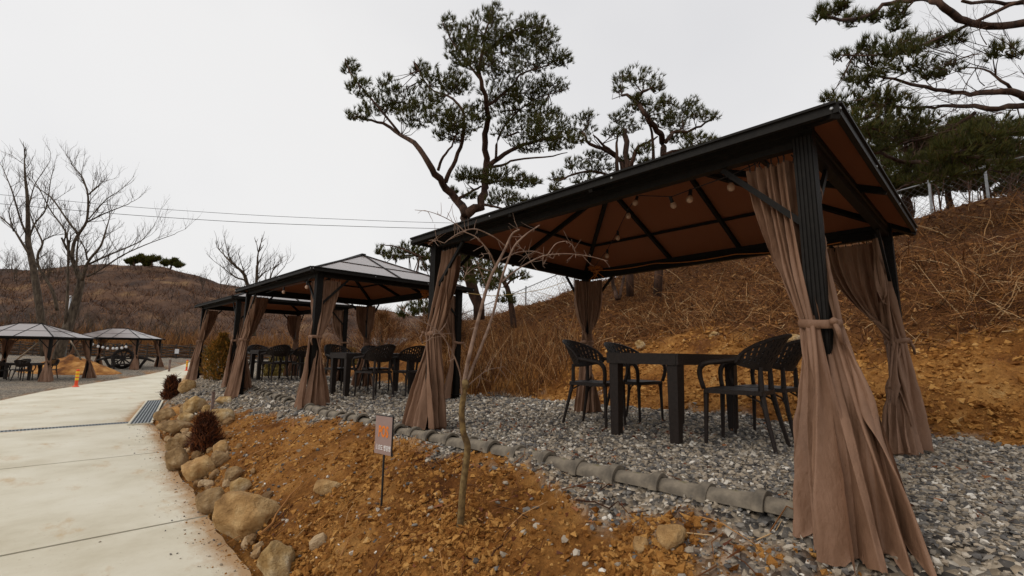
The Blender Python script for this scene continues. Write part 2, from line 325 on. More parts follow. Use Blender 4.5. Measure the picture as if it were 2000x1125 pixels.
def concrete_material():
    m = bpy.data.materials.new('pale_concrete'); m.use_nodes = True; t = m.node_tree; N = t.nodes; L = t.links; b = N['Principled BSDF']
    b.inputs['Roughness'].default_value = .85; b.inputs['Specular IOR Level'].default_value = .25
    tc = N.new('ShaderNodeTexCoord')
    def noise(sc, det, ro, st=None):
        n = N.new('ShaderNodeTexNoise'); n.inputs['Scale'].default_value = sc; n.inputs['Detail'].default_value = det; n.inputs['Roughness'].default_value = ro
        v = tc.outputs['Object']
        if st: mp = N.new('ShaderNodeMapping'); mp.inputs['Scale'].default_value = st; L.new(v, mp.inputs[0]); v = mp.outputs[0]
        L.new(v, n.inputs['Vector']); return n.outputs[0]
    r = ramp(N, [(.25, (.47, .415, .30)), (.5, (.60, .555, .44)), (.75, (.68, .645, .54))]); L.new(noise(.9, 9, .65), r.inputs[0])
    st = ramp(N, [(.56, (0, 0, 0)), (.72, (1, 1, 1))]); L.new(noise(2.2, 8, .7, (1, .45, 1)), st.inputs[0])
    mx = N.new('ShaderNodeMix'); mx.data_type = 'RGBA'; mx.inputs['B'].default_value = (.44, .27, .11, 1)
    sc = N.new('ShaderNodeMath'); sc.operation = 'MULTIPLY'; sc.inputs[1].default_value = .68; L.new(st.outputs[0], sc.inputs[0]); L.new(sc.outputs[0], mx.inputs[0]); L.new(r.outputs[0], mx.inputs['A'])
    sp = ramp(N, [(.66, (0, 0, 0)), (.74, (1, 1, 1))]); L.new(noise(30, 4, .6), sp.inputs[0])
    m2 = N.new('ShaderNodeMix'); m2.data_type = 'RGBA'; m2.inputs['B'].default_value = (.26, .19, .11, 1); s2 = N.new('ShaderNodeMath'); s2.operation = 'MULTIPLY'; s2.inputs[1].default_value = .5
    L.new(sp.outputs[0], s2.inputs[0]); L.new(s2.outputs[0], m2.inputs[0]); L.new(mx.outputs['Result'], m2.inputs['A']); at_ = N.new('ShaderNodeAttribute'); at_.attribute_name = 'soil'; sx = N.new('ShaderNodeSeparateColor'); L.new(at_.outputs['Color'], sx.inputs[0])
    ad = N.new('ShaderNodeMath'); ad.operation = 'ADD'; L.new(sx.outputs[0], ad.inputs[0]); L.new(noise(7, 8, .75, (1, .6, 1)), ad.inputs[1]); sr = ramp(N, [(.72, (0, 0, 0)), (1.0, (1, 1, 1))]); ml = N.new('ShaderNodeMath'); ml.operation = 'MULTIPLY'; ml.inputs[1].default_value = .8; ml.use_clamp = True
    sc3 = N.new('ShaderNodeMapRange'); sc3.inputs[1].default_value = .78; sc3.inputs[2].default_value = 1.25; L.new(ad.outputs[0], sc3.inputs[0]); L.new(sc3.outputs[0], ml.inputs[0])
    m3 = N.new('ShaderNodeMix'); m3.data_type = 'RGBA'; m3.inputs['B'].default_value = (.33, .17, .055, 1); L.new(ml.outputs[0], m3.inputs[0]); L.new(m2.outputs['Result'], m3.inputs['A']); L.new(m3.outputs['Result'], b.inputs['Base Color'])
    bp = N.new('ShaderNodeBump'); bp.inputs['Strength'].default_value = .25; bp.inputs['Distance'].default_value = .006; L.new(noise(60, 6, .7), bp.inputs['Height']); L.new(bp.outputs[0], b.inputs['Normal'])
    return m
M['ground'] = ground_material(); M['concrete'] = concrete_material()
M['hill'] = mat('brown_hillside', [(0, (.028, .015, .010)), (.4, (.065, .033, .019)), (.7, (.11, .055, .028)), (1, (.20, .115, .05))], .12, .95, 1, .8, detail=12, bdist=.5)

# ------------------------------------------------------------------ ground sheet
def axis(lo, dense0, dense1, hi, step):
    a = dense0-np.geomspace(step, dense0-lo, 60)[::-1]; c = dense1+np.geomspace(step, hi-dense1, 70)
    return np.concatenate([a, np.arange(dense0, dense1+1e-6, step), c])
def gravel_w(X, Y):
    n = fbm(X*2.3, Y*2.3, 41, 4); xt = XT(Y); xh = XH(Y)
    band = np.interp(Y, [-6, 0, 1, 2, 3, 4, 6, 8, 11, 14, 18], [.5, .42, .30, .17, .10, .08, .08, .35, .65, 1.0, 1.0])
    pad = sstep(xt-band-.12, xt-band+.12, X+n*.28+.25*fbm(X*6, Y*6, 43, 3))*(1-sstep(-.2, .2, X-xh+n*.5))*(1-sstep(17, 19, Y))
    spots = sstep(.36, .55, fbm(X*1.7, Y*1.7, 57, 3))*sstep(.1, .4, X-XR(Y))*(X < xt)*.8*sstep(5, 7, Y)
    yard = 1-sstep(-.2, .2, X-XL(Y))
    yard2 = sstep(19, 20, Y)*sstep(.2, .6, X-XR(Y))*(1-sstep(0, 3, X-XH(Y)))
    return np.clip(np.maximum(np.maximum(pad, spots), np.maximum(yard, yard2)), 0, 1)
def grass_w(X, Y): return sstep(1.6, 2.8, X-XH(Y)+fbm(X*.8, Y*.8, 71, 3)*1.6)
gx = axis(-900, .6, 9.2, 900, .037); gy = axis(-600, -1.6, 11.0, 1300, .048)
XX, YY = np.meshgrid(gx, gy, indexing='ij')
ZZ = H(XX, YY)
inroad = sstep(-.25, -.08, -(XX-XR(YY)))*sstep(.08, .25, XX-XL(YY))*(YY < 60)*(YY > -12)
ZZ = ZZ-.10*inroad
a = Acc(); a.grid(np.stack([XX, YY, ZZ], -1)); me = a.mesh('ground', True)
zone = np.stack([gravel_w(XX, YY), grass_w(XX, YY), 0*XX, 1+0*XX], -1).reshape(-1, 4).astype(np.float32)
ca = me.color_attributes.new('zone', 'FLOAT_COLOR', 'POINT'); ca.data.foreach_set('color', zone.ravel())
ground = struct(put('ground', me, M['ground']))

# ------------------------------------------------------------------ road slabs, drains
road = struct(thing('road', 'pale concrete lane curving past the gazebos', 'road')); del road['category']; del road['label']
def slab(y0, y1, n):
    ys = np.linspace(y0, y1, n); a = Acc(); T = []; 
    jit = lambda y, s: .02*fbm(y*3, y*0+s, 5, 3)
    U_ = np.concatenate([np.linspace(0, .8, 8)[:-1], np.linspace(.8, 1, 16)]); DE = []
    for u in U_:
        xl = XL(ys)+jit(ys, 1); xr = XR(ys)+.10*fbm(ys*1.2, ys*0+.5, 9, 3)
        if y0 > 13 and y0 < 15: xr = np.where((ys > 13.0) & (ys < 18.6), xr-.36, xr)
        DE.append((xr-xl)*(1-u)); T.append(np.stack([xl+(xr-xl)*u, ys, ZR(ys)+.004+.012*fbm((xl+(xr-xl)*u)*.5, ys*.5, 13, 3)], -1))
    T = np.array(T); B = T.copy(); B[..., 2] -= .09
    a.grid(T[::-1]); a.grid(B)
    ring = lambda A: np.concatenate([A[:, 0], A[-1, 1:], A[-2::-1, -1], A[0, -2:0:-1]])
    R0, R1 = ring(T), ring(B); m_ = len(R0); j = np.arange(m_); j2 = (j+1) % m_
    a.add(np.concatenate([R0, R1]), np.stack([j, j+m_, j2+m_, j2], 1))
    o = a.build('slab', M['concrete'], road); D_ = np.array(DE); so = np.exp(-np.maximum(D_, 0)/.22); nV = len(o.data.vertices); v_ = np.zeros((nV, 4), np.float32); v_[:so.size, 0] = so[::-1].ravel(); v_[:, 3] = 1
    ca = o.data.color_attributes.new('soil', 'FLOAT_COLOR', 'POINT'); ca.data.foreach_set('color', v_.ravel()); return o
for y0, y1, n in ((-12, 1.89, 60), (1.92, 5.675, 90), (5.715, 9.485, 90), (9.52, 13.42, 70), (13.70, 60, 200)): slab(y0, y1, n)
# trench drain across the lane
dr = tag(bpy.data.objects.new('trench_drain', None), 'narrow steel trench drain crossing the concrete lane', 'drain'); COL.objects.link(dr); dr.location = (-.5, 13.56, -.92)
a = Acc(); a.box((0, 0, -.06), (4.5, .25, .04)); a.build('channel', M['pit'], dr)
a = Acc(); a.box((0, .118, -.01), (4.4, .022, .03)); a.box((0, -.118, -.01), (4.4, .022, .03)); a.build('frame', M['grate'], dr)
a = Acc()
for k in range(86): a.box((-2.17+k*.051, 0, -.008), (.018, .21, .022))
a.box((0, .05, -.010), (4.36, .012, .02)); a.box((0, -.05, -.010), (4.36, .012, .02))
stuff(a.build('bars', M['grate'], dr))
# wide grate along the kerb
gd = tag(bpy.data.objects.new('gutter_grate', None), 'long grey steel gutter grate along the right edge of the lane', 'drain'); COL.objects.link(gd)
A0, A1, B0, B1 = np.array([1.40, 13.05]), np.array([1.80, 13.05]), np.array([2.36, 18.4]), np.array([2.76, 18.4])
gd.location = (A0[0], A0[1], -.92)
def gpt(u, v, z): p_ = (A0+(A1-A0)*u)*(1-v)+(B0+(B1-B0)*u)*v; return np.array([p_[0]-A0[0], p_[1]-A0[1], z])
a = Acc(); a.grid(np.array([[gpt(u, v, -.05) for u in (0, 1)] for v in (0, 1)])); a.build('pit', M['pit'], gd)
a = Acc()
for u in (0, 1): a.bar(gpt(u, 0, .004), gpt(u, 1, .004), .04, .05)
for v in (0, 1): a.bar(gpt(0, v, .003), gpt(1, v, .003), .04, .05)
a.build('frame', M['concrete'], gd)
for k in range(5):
    v0, v1 = k/5+.004, (k+1)/5-.004; a = Acc()
    for q in range(7): u = .05+.9*q/6; a.bar(gpt(u, v0, .008), gpt(u, v1, .008), .026, .03)
    for q in range(13): v = v0+(v1-v0)*q/12; a.bar(gpt(.04, v, .0), gpt(.96, v, .0), .02 if q in (0, 12) else .008, .03)
    a.build('grate_panel', M['grate'], gd)

# ------------------------------------------------------------------ far hill, brush, treeline
SKY = ([-700, -400, -100, 0, 60, 130, 200, 270, 330, 380, 430, 480, 560, 640, 760, 900, 1100], [505, 512, 520, 524, 526, 516, 512, 516, 520, 534, 552, 561, 572, 588, 606, 622, 640])
def hill_pt(px, v):
    """v 0..1 from the foot to the crest"""
    y = np.interp(px, *SKY); c = at(px, y, 1.0)-CAM; d = 60+75*v; zc = CZ+c[2]*135
    z0 = .0; n = fbm(px*.02+v*3, v*9, 91, 4)
    z = z0+(zc-z0)*(.30*v+.70*v**1.5 if v <= 1 else 1.0)
    if v > 1: z = zc-(v-1)*20
    return np.array([c[0]*d, c[1]*d, z-.4+n*2.2*min(1, v*4)*(1 if v <= 1 else 0)*(1-.7*min(1, max(0, v-.6)/.4))])
pxs = np.arange(-700, 1101, 12); vs = np.concatenate([np.linspace(-.06, 1, 40), [1.1, 1.4]])
G = np.array([[hill_pt(px, v) for px in pxs] for v in vs])
a = Acc(); a.grid(G); hill = struct(a.build('hill', M['hill'], smooth=True))
def ribbons(P, D, Lh, Wd, bend, rg, seg=2):
    """flat curved blades: base P, direction D, length, width"""
    N = len(P); D = D/np.linalg.norm(D, axis=1)[:, None]
    sd = np.cross(D, rg.normal(size=(N, 3))); sd /= np.linalg.norm(sd, axis=1)[:, None]+1e-9
    bd = rg.normal(size=(N, 3))*bend[:, None]; bd[:, 2] -= np.abs(bend)*.8
    V = []
    for k in range(seg+1):
        t = k/seg; c = P+D*(Lh*t)[:, None]+bd*((t*t)*Lh)[:, None]; w = Wd*(1-.75*t)
        V += [c-sd*w[:, None]/2, c+sd*w[:, None]/2]
    V = np.stack(V, 1).reshape(-1, 3); b = np.arange(N)[:, None]*(2*(seg+1))
    Q = np.concatenate([np.stack([b+2*k, b+2*k+1, b+2*k+3, b+2*k+2], -1)[:, 0] for k in range(seg)])
    return V, Q
rg = np.random.default_rng(3)
N = 26000; qx = rg.uniform(-250, 800, N); qv = rg.uniform(0, 1, N)**.8
P = np.array([hill_pt(x, v) for x, v in zip(qx, qv)])
dens = fbm(qx*.03, qv*14, 33, 4); keep = dens > -.25+.15*rg.normal(size=N); P = P[keep]; N = len(P)
D = rg.normal(size=(N, 3))*.55; D[:, 2] = 1
a = Acc(); a.add(*ribbons(P, D, rg.uniform(.5, 1.9, N), rg.uniform(.04, .13, N), rg.uniform(.1, .6, N), rg))
stuff(a.build('hillside_scrub', M['hill_brush']), 'leafless brown scrub covering the distant hillside', 'scrub')

def twig(acc, p, d, L, r, lev, rg, up=.15, spread=.7, nkid=(2, 4), sides=4, tips=None):
    m = 5; P = [p]; dd = d/np.linalg.norm(d)
    for k in range(m-1):
        dd = dd+rg.normal(size=3)*.13+np.array([0, 0, up*.3]); dd /= np.linalg.norm(dd); P.append(P[-1]+dd*L/(m-1))
    P = np.array(P); acc.tube(P, np.linspace(r, r*.45, m), sides if r > .012 else 3, cap=False)
    if tips is not None and lev <= 1: tips.append((P[-1], dd))
    if lev <= 0: return
    for k in range(rg.integers(*nkid)):
        i = rg.integers(1, m); s = rg.normal(size=3)*spread; s[2] = abs(s[2])*.6+up
        twig(acc, P[i], dd+s, L*rg.uniform(.5, .75), r*.52, lev-1, rg, up, spread, nkid, sides, tips)
rg = np.random.default_rng(12); a = Acc()
for k in range(38):
    px = rg.uniform(-120, 235) if k < 34 else rg.uniform(380, 480); v = rg.uniform(.72, 1.0); p = hill_pt(px, v)
    for q in range(rg.integers(1, 3)): twig(a, p+rg.normal(size=3)*.5*np.array([1, 1, 0]), np.array([rg.normal()*.15, rg.normal()*.15, 1]), rg.uniform(2.6, 4.2), .10, 3, rg, .3, .8, (3, 5), 3)
stuff(a.build('distant_wood', M['bark_grey']), 'bare grey trees lining the ridge of the distant hill', 'wood')

# ------------------------------------------------------------------ pines
def needle_tuft(n, L, w, rg, spread=.75):
    V = []; Fs = []
    for k in range(n):
        az = k*2.39996+rg.normal()*.2; t = rg.uniform(.15, spread); d = np.array([math.cos(az)*math.sin(t), math.sin(az)*math.sin(t), math.cos(t)])
        s = np.cross(d, rg.normal(size=3)); s /= np.linalg.norm(s); b = np.array([0, 0, rg.uniform(-.35, .1)*L]); l = L*rg.uniform(.7, 1.1)
        i = len(V); V += [b-s*w/2, b+s*w/2, b+d*l]; Fs.append([i, i+1, i+2])
    return np.array(V), np.array(Fs)
def pine(name, label, limbs, clusters, conv, depth, rg, trunk_r, dens=1.0, tl=.15, tw=.014, group='pine trees', jit=.9, flat=.8, lean_up=.9, nn=16):
    """limbs: list of (radius0, radius1, [(cx,cy)...]); clusters (cx,cy,rx,ry) in crop units; conv -> photo px"""
    root_px = conv(*limbs[0][2][0]); base = at(*root_px, depth); base = np.array(base)
    t = thing(name, label, 'tree', base, group=group); tr = Acc(); lo = []
    ph = rg.uniform(0, 9)
    def dz(cx, cy, k): return depth+jit*1.1*math.sin(cx*.011+cy*.007*k+ph)
    for k, (r0, r1, pts) in enumerate(limbs):
        P = []
        for i, (cx, cy) in enumerate(pts):
            d = depth if k == 0 and i < 3 else depth+(dz(cx, cy, 1)-depth)*min(1, i/2 if k else i/4)
            P.append(at(*conv(cx, cy), d)-base)
        P = np.array(P); u = np.arange(len(P)); uu = np.linspace(0, len(P)-1, max(2, len(P)*3))
        Q = np.stack([np.interp(uu, u, P[:, j]) for j in range(3)], 1)
        Q[1:-1] = (Q[:-2]+2*Q[1:-1]+Q[2:])/4; Q[1:-1] += rg.normal(size=Q[1:-1].shape)*r0*.18
        tr.tube(Q, np.linspace(r0, r1, len(Q)), 8 if r0 > .05 else 5); lo.append(Q)
    allq = np.concatenate(lo); T = []; D = []
    for (cx, cy, rx, ry) in clusters:
        px = conv(cx, cy); s = (conv(cx+1, cy)[0]-px[0])*depth/F
        c = at(*px, dz(cx, cy, 1)+rg.normal()*jit*.45)-base; RX, RY = rx*s*1.14, ry*s*1.14; RD = min(RX, 1.3)*.85
        n = int(dens*128*max(.25, (RX*RY)/.18)**.8); p = rg.normal(size=(n, 3)); p /= np.linalg.norm(p, axis=1)[:, None]; p *= rg.uniform(.1, 1, n)[:, None]**.45
        p[:, 2] = np.where(p[:, 2] < -.35, p[:, 2]*.5, p[:, 2])
        pw = c+p[:, :1]*RX*_r+p[:, 1:2]*RD*_f+p[:, 2:]*RY*np.array([0, 0, 1.])
        # break the lump into sprays: pull tufts towards a few random twig ends
        K = max(5, n//12); ctr = pw[rg.integers(0, n, K)]
        idx = np.argmin(((pw[:, None]-ctr[None])**2).sum(-1), 1); pw = ctr[idx]+(pw-ctr[idx])*.85
        T.append(pw); D.append(p*.8+np.array([0, 0, lean_up])+rg.normal(size=(n, 3))*.35)
        j = np.argmin(((allq-c)**2).sum(1)); a0 = allq[j]
        for q in range(K):
            e = ctr[q]; st = a0 if q % 3 == 0 else c+(e-c)*.15; mid = (st+e)/2+rg.normal(size=3)*.07-np.array([0, 0, .05])
            tr.tube(np.array([st, mid, e]), [.016, .011, .005], 3, cap=False)
        for q in range(0, n, 4): tr.tube(np.array([ctr[idx[q]], pw[q]]), [.006, .004], 3, cap=False)
    tr.build('trunk', M['bark_pine'], t, smooth=True)
    T = np.concatenate(T); D = np.concatenate(D); cr = Acc(); sc = rg.uniform(.75, 1.25, len(T))
    for vv in range(4):
        bV, bF = needle_tuft(nn, tl, tw, rg); sel = np.arange(vv, len(T), 4)
        cr.inst(bV, bF, frames(D[sel], rg)*sc[sel][:, None, None], T[sel])
    cr.build('crown', M['needle'], t)
    return t
c6 = lambda x, y: (660+x/2.5, y/2.5); c7 = lambda x, y: (1060+x/3.749, 120+y/3.749); c8 = lambda x, y: (1560+x/2.5, y/2.5); cid = lambda x, y: (x, y)
L1 = [(.17, .15, [(690, 1560), (640, 1330), (620, 1110), (625, 1050)]),
      (.14, .025, [(625, 1050), (590, 980), (515, 910), (460, 830), (400, 720), (300, 650), (200, 590), (90, 570)]),
      (.145, .02, [(625, 1050), (700, 1000), (720, 900), (725, 820), (712, 700), (735, 600), (725, 500), (690, 380), (700, 270), (720, 150), (760, 50)]),
      (.07, .015, [(525, 890), (565, 800), (605, 700), (625, 560), (560, 470), (450, 440), (370, 300)]),
      (.05, .015, [(490, 830), (510, 770), (560, 710), (590, 620)]), (.05, .03, [(590, 970), (660, 930), (700, 910)]),
      (.08, .02, [(735, 810), (830, 740), (960, 690), (1080, 660)]), (.05, .012, [(750, 815), (800, 810), (860, 780), (1040, 765), (1120, 745)]),
      (.045, .012, [(770, 780), (780, 660), (860, 560), (960, 480), (1130, 430)]), (.05, .012, [(720, 520), (860, 420), (880, 360), (1000, 330), (1130, 260)]),
      (.045, .012, [(715, 1000), (770, 1010), (860, 1035), (960, 990)]), (.035, .012, [(720, 900), (800, 880), (960, 880)]), (.04, .012, [(690, 380), (560, 210), (510, 110)]),
      (.04, .012, [(700, 270), (850, 150), (1000, 110)]), (.04, .01, [(300, 650), (160, 480), (60, 360), (35, 285)])]
C1 = [(60, 340, 45, 50), (110, 440, 60, 60), (100, 570, 60, 40), (200, 520, 90, 80), (320, 500, 100, 90), (380, 580, 100, 70), (250, 420, 60, 50), (400, 350, 55, 55), (500, 400, 120, 70), (590, 420, 80, 70), (450, 500, 80, 60),
      (540, 120, 45, 60), (600, 200, 90, 80), (720, 180, 120, 110), (760, 80, 50, 60), (860, 200, 120, 110), (950, 150, 80, 80), (1010, 200, 70, 100), (1090, 290, 60, 60), (950, 300, 110, 90), (800, 320, 120, 90), (600, 290, 80, 60), (690, 300, 80, 80),
      (1050, 420, 80, 60), (930, 450, 120, 80), (800, 470, 110, 80), (880, 540, 140, 70), (1000, 560, 100, 60), (900, 640, 140, 70), (1030, 640, 110, 80), (1090, 700, 70, 50), (960, 720, 120, 40), (520, 570, 90, 60), (600, 600, 100, 70), (560, 660, 90, 50), (680, 560, 70, 70),
      (630, 860, 80, 45), (700, 870, 100, 50), (800, 870, 110, 60), (880, 900, 90, 40), (960, 890, 30, 25), (640, 960, 40, 25), (570, 935, 30, 20), (800, 970, 80, 45), (900, 1000, 80, 40)]
pine('pine_tree', 'tall spreading red pine rising behind the nearest gazebo, tallest against the sky', L1, C1, c6, 14.0, np.random.default_rng(21), .17, .82)
L2 = [(.11, .07, [(640, 1720), (625, 1200), (620, 820), (615, 560), (600, 500)]), (.08, .03, [(590, 900), (590, 740), (530, 680), (430, 640), (320, 590), (290, 520)]), (.05, .02, [(530, 680), (430, 600), (370, 540)]), (.06, .02, [(545, 800), (540, 620), (545, 540)]), (.06, .05, [(545, 1740), (520, 1650), (495, 1480), (520, 1300)]), (.045, .04, [(560, 1740), (585, 1620), (610, 1500)]), (.05, .02, [(620, 860), (480, 830), (350, 800), (200, 830), (90, 900)])]
C2 = [(310, 400, 90, 50), (290, 500, 100, 60), (270, 570, 80, 50), (560, 420, 80, 50), (620, 490, 110, 65), (520, 520, 80, 50), (380, 710, 120, 60), (420, 790, 110, 60), (230, 760, 90, 50), (110, 850, 60, 50), (90, 930, 50, 50), (300, 870, 110, 50), (640, 720, 60, 50)]
pine('pine_tree', 'pine with rounded crown lobes above the nearest roof, left of its twin', L2, C2, c7, 13.2, np.random.default_rng(22), .15, .85, tl=.13, tw=.012)
L3 = [(.115, .035, [(840, 1720), (860, 1200), (870, 740), (900, 590), (830, 500), (760, 400), (690, 300), (650, 260), (580, 250)]), (.06, .02, [(690, 260), (740, 220), (800, 190)]), (.06, .02, [(640, 790), (690, 620), (780, 590), (840, 550)]), (.05, .02, [(820, 800), (800, 500), (760, 420)]), (.06, .015, [(900, 590), (960, 510), (1060, 520), (1180, 460), (1270, 400)]), (.045, .015, [(870, 680), (1020, 640), (1080, 630), (1200, 590)])]
C3 = [(700, 130, 170, 70), (560, 210, 50, 40), (830, 190, 60, 50), (600, 120, 60, 45), (680, 280, 50, 40), (660, 350, 70, 45), (820, 330, 90, 70), (900, 300, 60, 50), (850, 420, 130, 70), (1000, 380, 120, 80), (1090, 300, 50, 50), (1120, 380, 70, 60), (1220, 410, 70, 45), (980, 480, 110, 60), (1010, 560, 100, 60), (1150, 580, 110, 50), (1240, 590, 60, 40), (1080, 640, 80, 40), (740, 650, 90, 60), (780, 740, 100, 50)]
pine('pine_tree', 'crooked pine with small flat top tuft above the nearest roof, right of its twin', L3, C3, c7, 12.8, np.random.default_rng(23), .16, .85, tl=.13, tw=.012)
L4 = [(.26, .20, [(1215, 1500), (1200, 1000), (1190, 500), (1175, 0), (1165, -300)]), (.09, .03, [(1180, 118), (1100, 118), (900, 125), (790, 100), (720, 45), (660, 5), (600, -10), (500, 15), (420, 15), (360, 70), (250, 100), (120, 80)]), (.06, .03, [(1180, 10), (1090, 10), (1040, 20), (940, 8), (800, 5)]),
      (.05, .012, [(1180, 5), (1075, 5), (850, 110), (700, 180), (560, 240), (430, 270), (200, 270)]), (.085, .02, [(1180, 480), (1100, 480), (1030, 440), (920, 455), (800, 460), (640, 430), (520, 395), (380, 370)]), (.07, .02, [(1180, 515), (1090, 515), (940, 530), (820, 520), (700, 510), (630, 530), (400, 520)]),
      (.045, .02, [(860, 550), (740, 640), (600, 680), (500, 700), (370, 750)]), (.08, .03, [(1180, 790), (1110, 790), (920, 790), (820, 755), (700, 790), (520, 800), (430, 765), (370, 745)]), (.05, .02, [(700, 830), (560, 890), (470, 930)]), (.04, .01, [(1090, 480), (1000, 400), (900, 330), (780, 330)])]
C4 = [(110, 80, 25, 40), (160, 60, 50, 40), (220, 20, 30, 30), (260, 100, 60, 40), (340, 90, 50, 40), (420, 80, 60, 40), (500, 60, 50, 60), (480, 130, 40, 40), (230, 270, 60, 30), (340, 220, 60, 50), (370, 300, 110, 70), (480, 230, 80, 60), (560, 230, 60, 60), (520, 320, 100, 50), (680, 200, 60, 50), (770, 190, 40, 40), (730, 340, 70, 45), (640, 370, 70, 40),
      (250, 380, 40, 40), (330, 400, 80, 50), (150, 480, 40, 40), (250, 510, 90, 70), (400, 560, 150, 90), (330, 620, 120, 90), (500, 640, 130, 90), (600, 600, 100, 60), (450, 800, 120, 80), (600, 800, 130, 60), (750, 760, 120, 70), (820, 700, 120, 60), (950, 660, 130, 70), (1030, 640, 80, 60), (1000, 740, 100, 60), (900, 830, 150, 50), (680, 860, 120, 50), (560, 860, 100, 50), (1000, 260, 90, 50), (420, 480, 90, 50), (350, 720, 100, 70)]
t4 = pine('pine_tree', 'big dark pine at the right edge with long limbs sweeping left', L4, C4, c8, 10.5, np.random.default_rng(24), .26, .75, tl=.17, tw=.013, jit=.8)
a = Acc(); rg = np.random.default_rng(5); b4 = np.array(t4.location)
for k in range(46):
    cx, cy = rg.uniform(640, 1090), rg.uniform(120, 640)
    twig(a, at(*c8(cx+60, cy), 10.5+rg.normal()*.6)-b4, -_r+rg.normal(size=3)*.35, rg.uniform(.5, 1.3), .011, 2, rg, .0, .5, (2, 4), 3)
a.build('dead_twigs', M['bark_pine'], t4)
L5 = [(.09, .04, [(1003, 640), (1000, 590), (985, 550), (965, 515), (950, 480)]), (.04, .015, [(985, 550), (930, 530), (880, 510), (820, 500), (770, 500)]), (.03, .01, [(820, 500), (770, 480), (742, 478)]), (.04, .015, [(985, 560), (1000, 545), (1025, 535)])]
C5 = [(775, 500, 32, 18), (800, 488, 26, 18), (825, 500, 26, 22), (845, 520, 26, 22), (895, 505, 24, 22), (925, 515, 30, 24), (955, 525, 30, 20), (745, 492, 14, 14), (1005, 540, 26, 12), (990, 585, 20, 14), (960, 560, 18, 14), (800, 575, 30, 18), (825, 602, 28, 22), (795, 612, 24, 16), (900, 540, 30, 20), (935, 545, 30, 20), (880, 482, 22, 15), (945, 490, 28, 18), (968, 548, 20, 18), (915, 488, 24, 16)]
pine('pine_tree', 'low wide pine growing behind the second gazebo, left of the tall one', L5, C5, cid, 13.0, np.random.default_rng(25), .09, .8)
# pines standing behind the fence on the right
labs = ['slender dark pine behind the wire fence, leftmost of those under the big limbs', 'dark pine behind the wire fence, second from the left', 'dark pine behind the wire fence, middle of the row', 'dark pine behind the wire fence, second from the right', 'dark pine behind the wire fence at the right picture edge']
for k, (px, d, top) in enumerate(((1690, 19, 262), (1770, 17, 232), (1850, 21, 262), (1925, 18, 245), (2010, 20, 235))):
    rg = np.random.default_rng(40+k); by = 425
    limbs = [(.15, .04, [(px+6, by), (px+2, 380), (px-3, 330), (px, top)])]; cl = []
    for q in range(15):
        y = rg.uniform(top, 378); s = rg.choice([-1, 1]); x = px+s*rg.uniform(6, 58); cl.append((x, y, rg.uniform(24, 42), rg.uniform(12, 20)))
        limbs.append((.03, .012, [(px, y+8), ((px+x)/2, y+4), (x, y)]))
    pine('pine_tree', labs[k], limbs, cl, cid, d, rg, .15, .8, tl=.22, tw=.024)
# hilltop pines
for k, (px, w, lb) in enumerate(((262, 26, 'leftmost of the three dark pines on top of the distant hill'), (297, 20, 'middle of the three dark pines on top of the distant hill'), (334, 28, 'rightmost of the three dark pines on top of the distant hill'))):
    rg = np.random.default_rng(60+k); y0 = np.interp(px, *SKY)+4
    limbs = [(.3, .1, [(px, y0), (px, y0-6), (px+1, y0-12)])]; cl = [(px+rg.uniform(-1, 1)*w*.62, y0-4-rg.uniform(0, 12), w*rg.uniform(.12, .28), rg.uniform(2, 4.5)) for q in range(12)]
    pine('pine_tree', lb, limbs, cl, cid, 128, rg, .3, .10, tl=1.0, tw=.3, jit=.5, nn=10)

# ------------------------------------------------------------------ bare trees
def bare(name, label, limbs, conv, depth, seed, kids=1.0, tw_len=1.6, mat_=None, lev=3):
    rg = np.random.default_rng(seed); base = at(*conv(*limbs[0][2][0]), depth)
    t = thing(name, label, 'tree', base, group='bare trees'); tr = Acc(); cr = Acc()
    for k, (r0, r1, pts) in enumerate(limbs):
        P = np.array([at(*conv(x, y), depth+.8*math.sin(x*.013+k*1.7)*min(1, i/2)) for i, (x, y) in enumerate(pts)])-base
        u = np.arange(len(P)); uu = np.linspace(0, len(P)-1, len(P)*3); Q = np.stack([np.interp(uu, u, P[:, j]) for j in range(3)], 1)
        Q[1:-1] = (Q[:-2]+2*Q[1:-1]+Q[2:])/4; rr = np.linspace(r0, r1, len(Q)); tr.tube(Q, rr, 8 if r0 > .1 else 5)
        T = np.gradient(Q, axis=0)
        for i in range(len(Q)):
            if rr[i] < .11 and rg.random() < .75*kids:
                s = rg.normal(size=3)*.6; s[2] = abs(s[2])
                twig(cr, Q[i], T[i]/np.linalg.norm(T[i])+s, tw_len*rg.uniform(.5, 1.1), min(rr[i]*.5, .03), lev-1, rg, .25, .7, (2, 5), 3)
        twig(cr, Q[-1], T[-1], tw_len, r1, lev-1, rg, .3, .7, (3, 5), 3)
    tr.build('trunk', mat_ or M['bark_grey'], t, smooth=True); cr.build('crown', mat_ or M['bark_grey'], t)
    return t
c1 = lambda x, y: (x/3.75, 300+y/3.75)
bare('bare_tree', 'leafless slender tree at the left picture edge, left of its twin', [(.30, .06, [(330, 1480), (290, 1120), (235, 780), (205, 660), (205, 560), (205, 450), (200, 300), (185, 190), (180, 80)]), (.10, .03, [(215, 740), (130, 600), (90, 540), (0, 460), (-80, 400)]), (.09, .03, [(195, 590), (150, 490), (90, 270), (30, 130)]), (.08, .03, [(215, 610), (260, 500), (330, 430), (355, 320), (370, 200)]), (.13, .04, [(420, 1150), (390, 1000), (270, 820), (280, 720), (320, 660), (260, 540), (235, 480)]), (.05, .02, [(310, 640), (380, 600), (480, 590)]), (.06, .02, [(203, 420), (250, 230), (330, 110)]), (.06, .02, [(100, 570), (60, 420), (100, 330)])], c1, 41, 71)
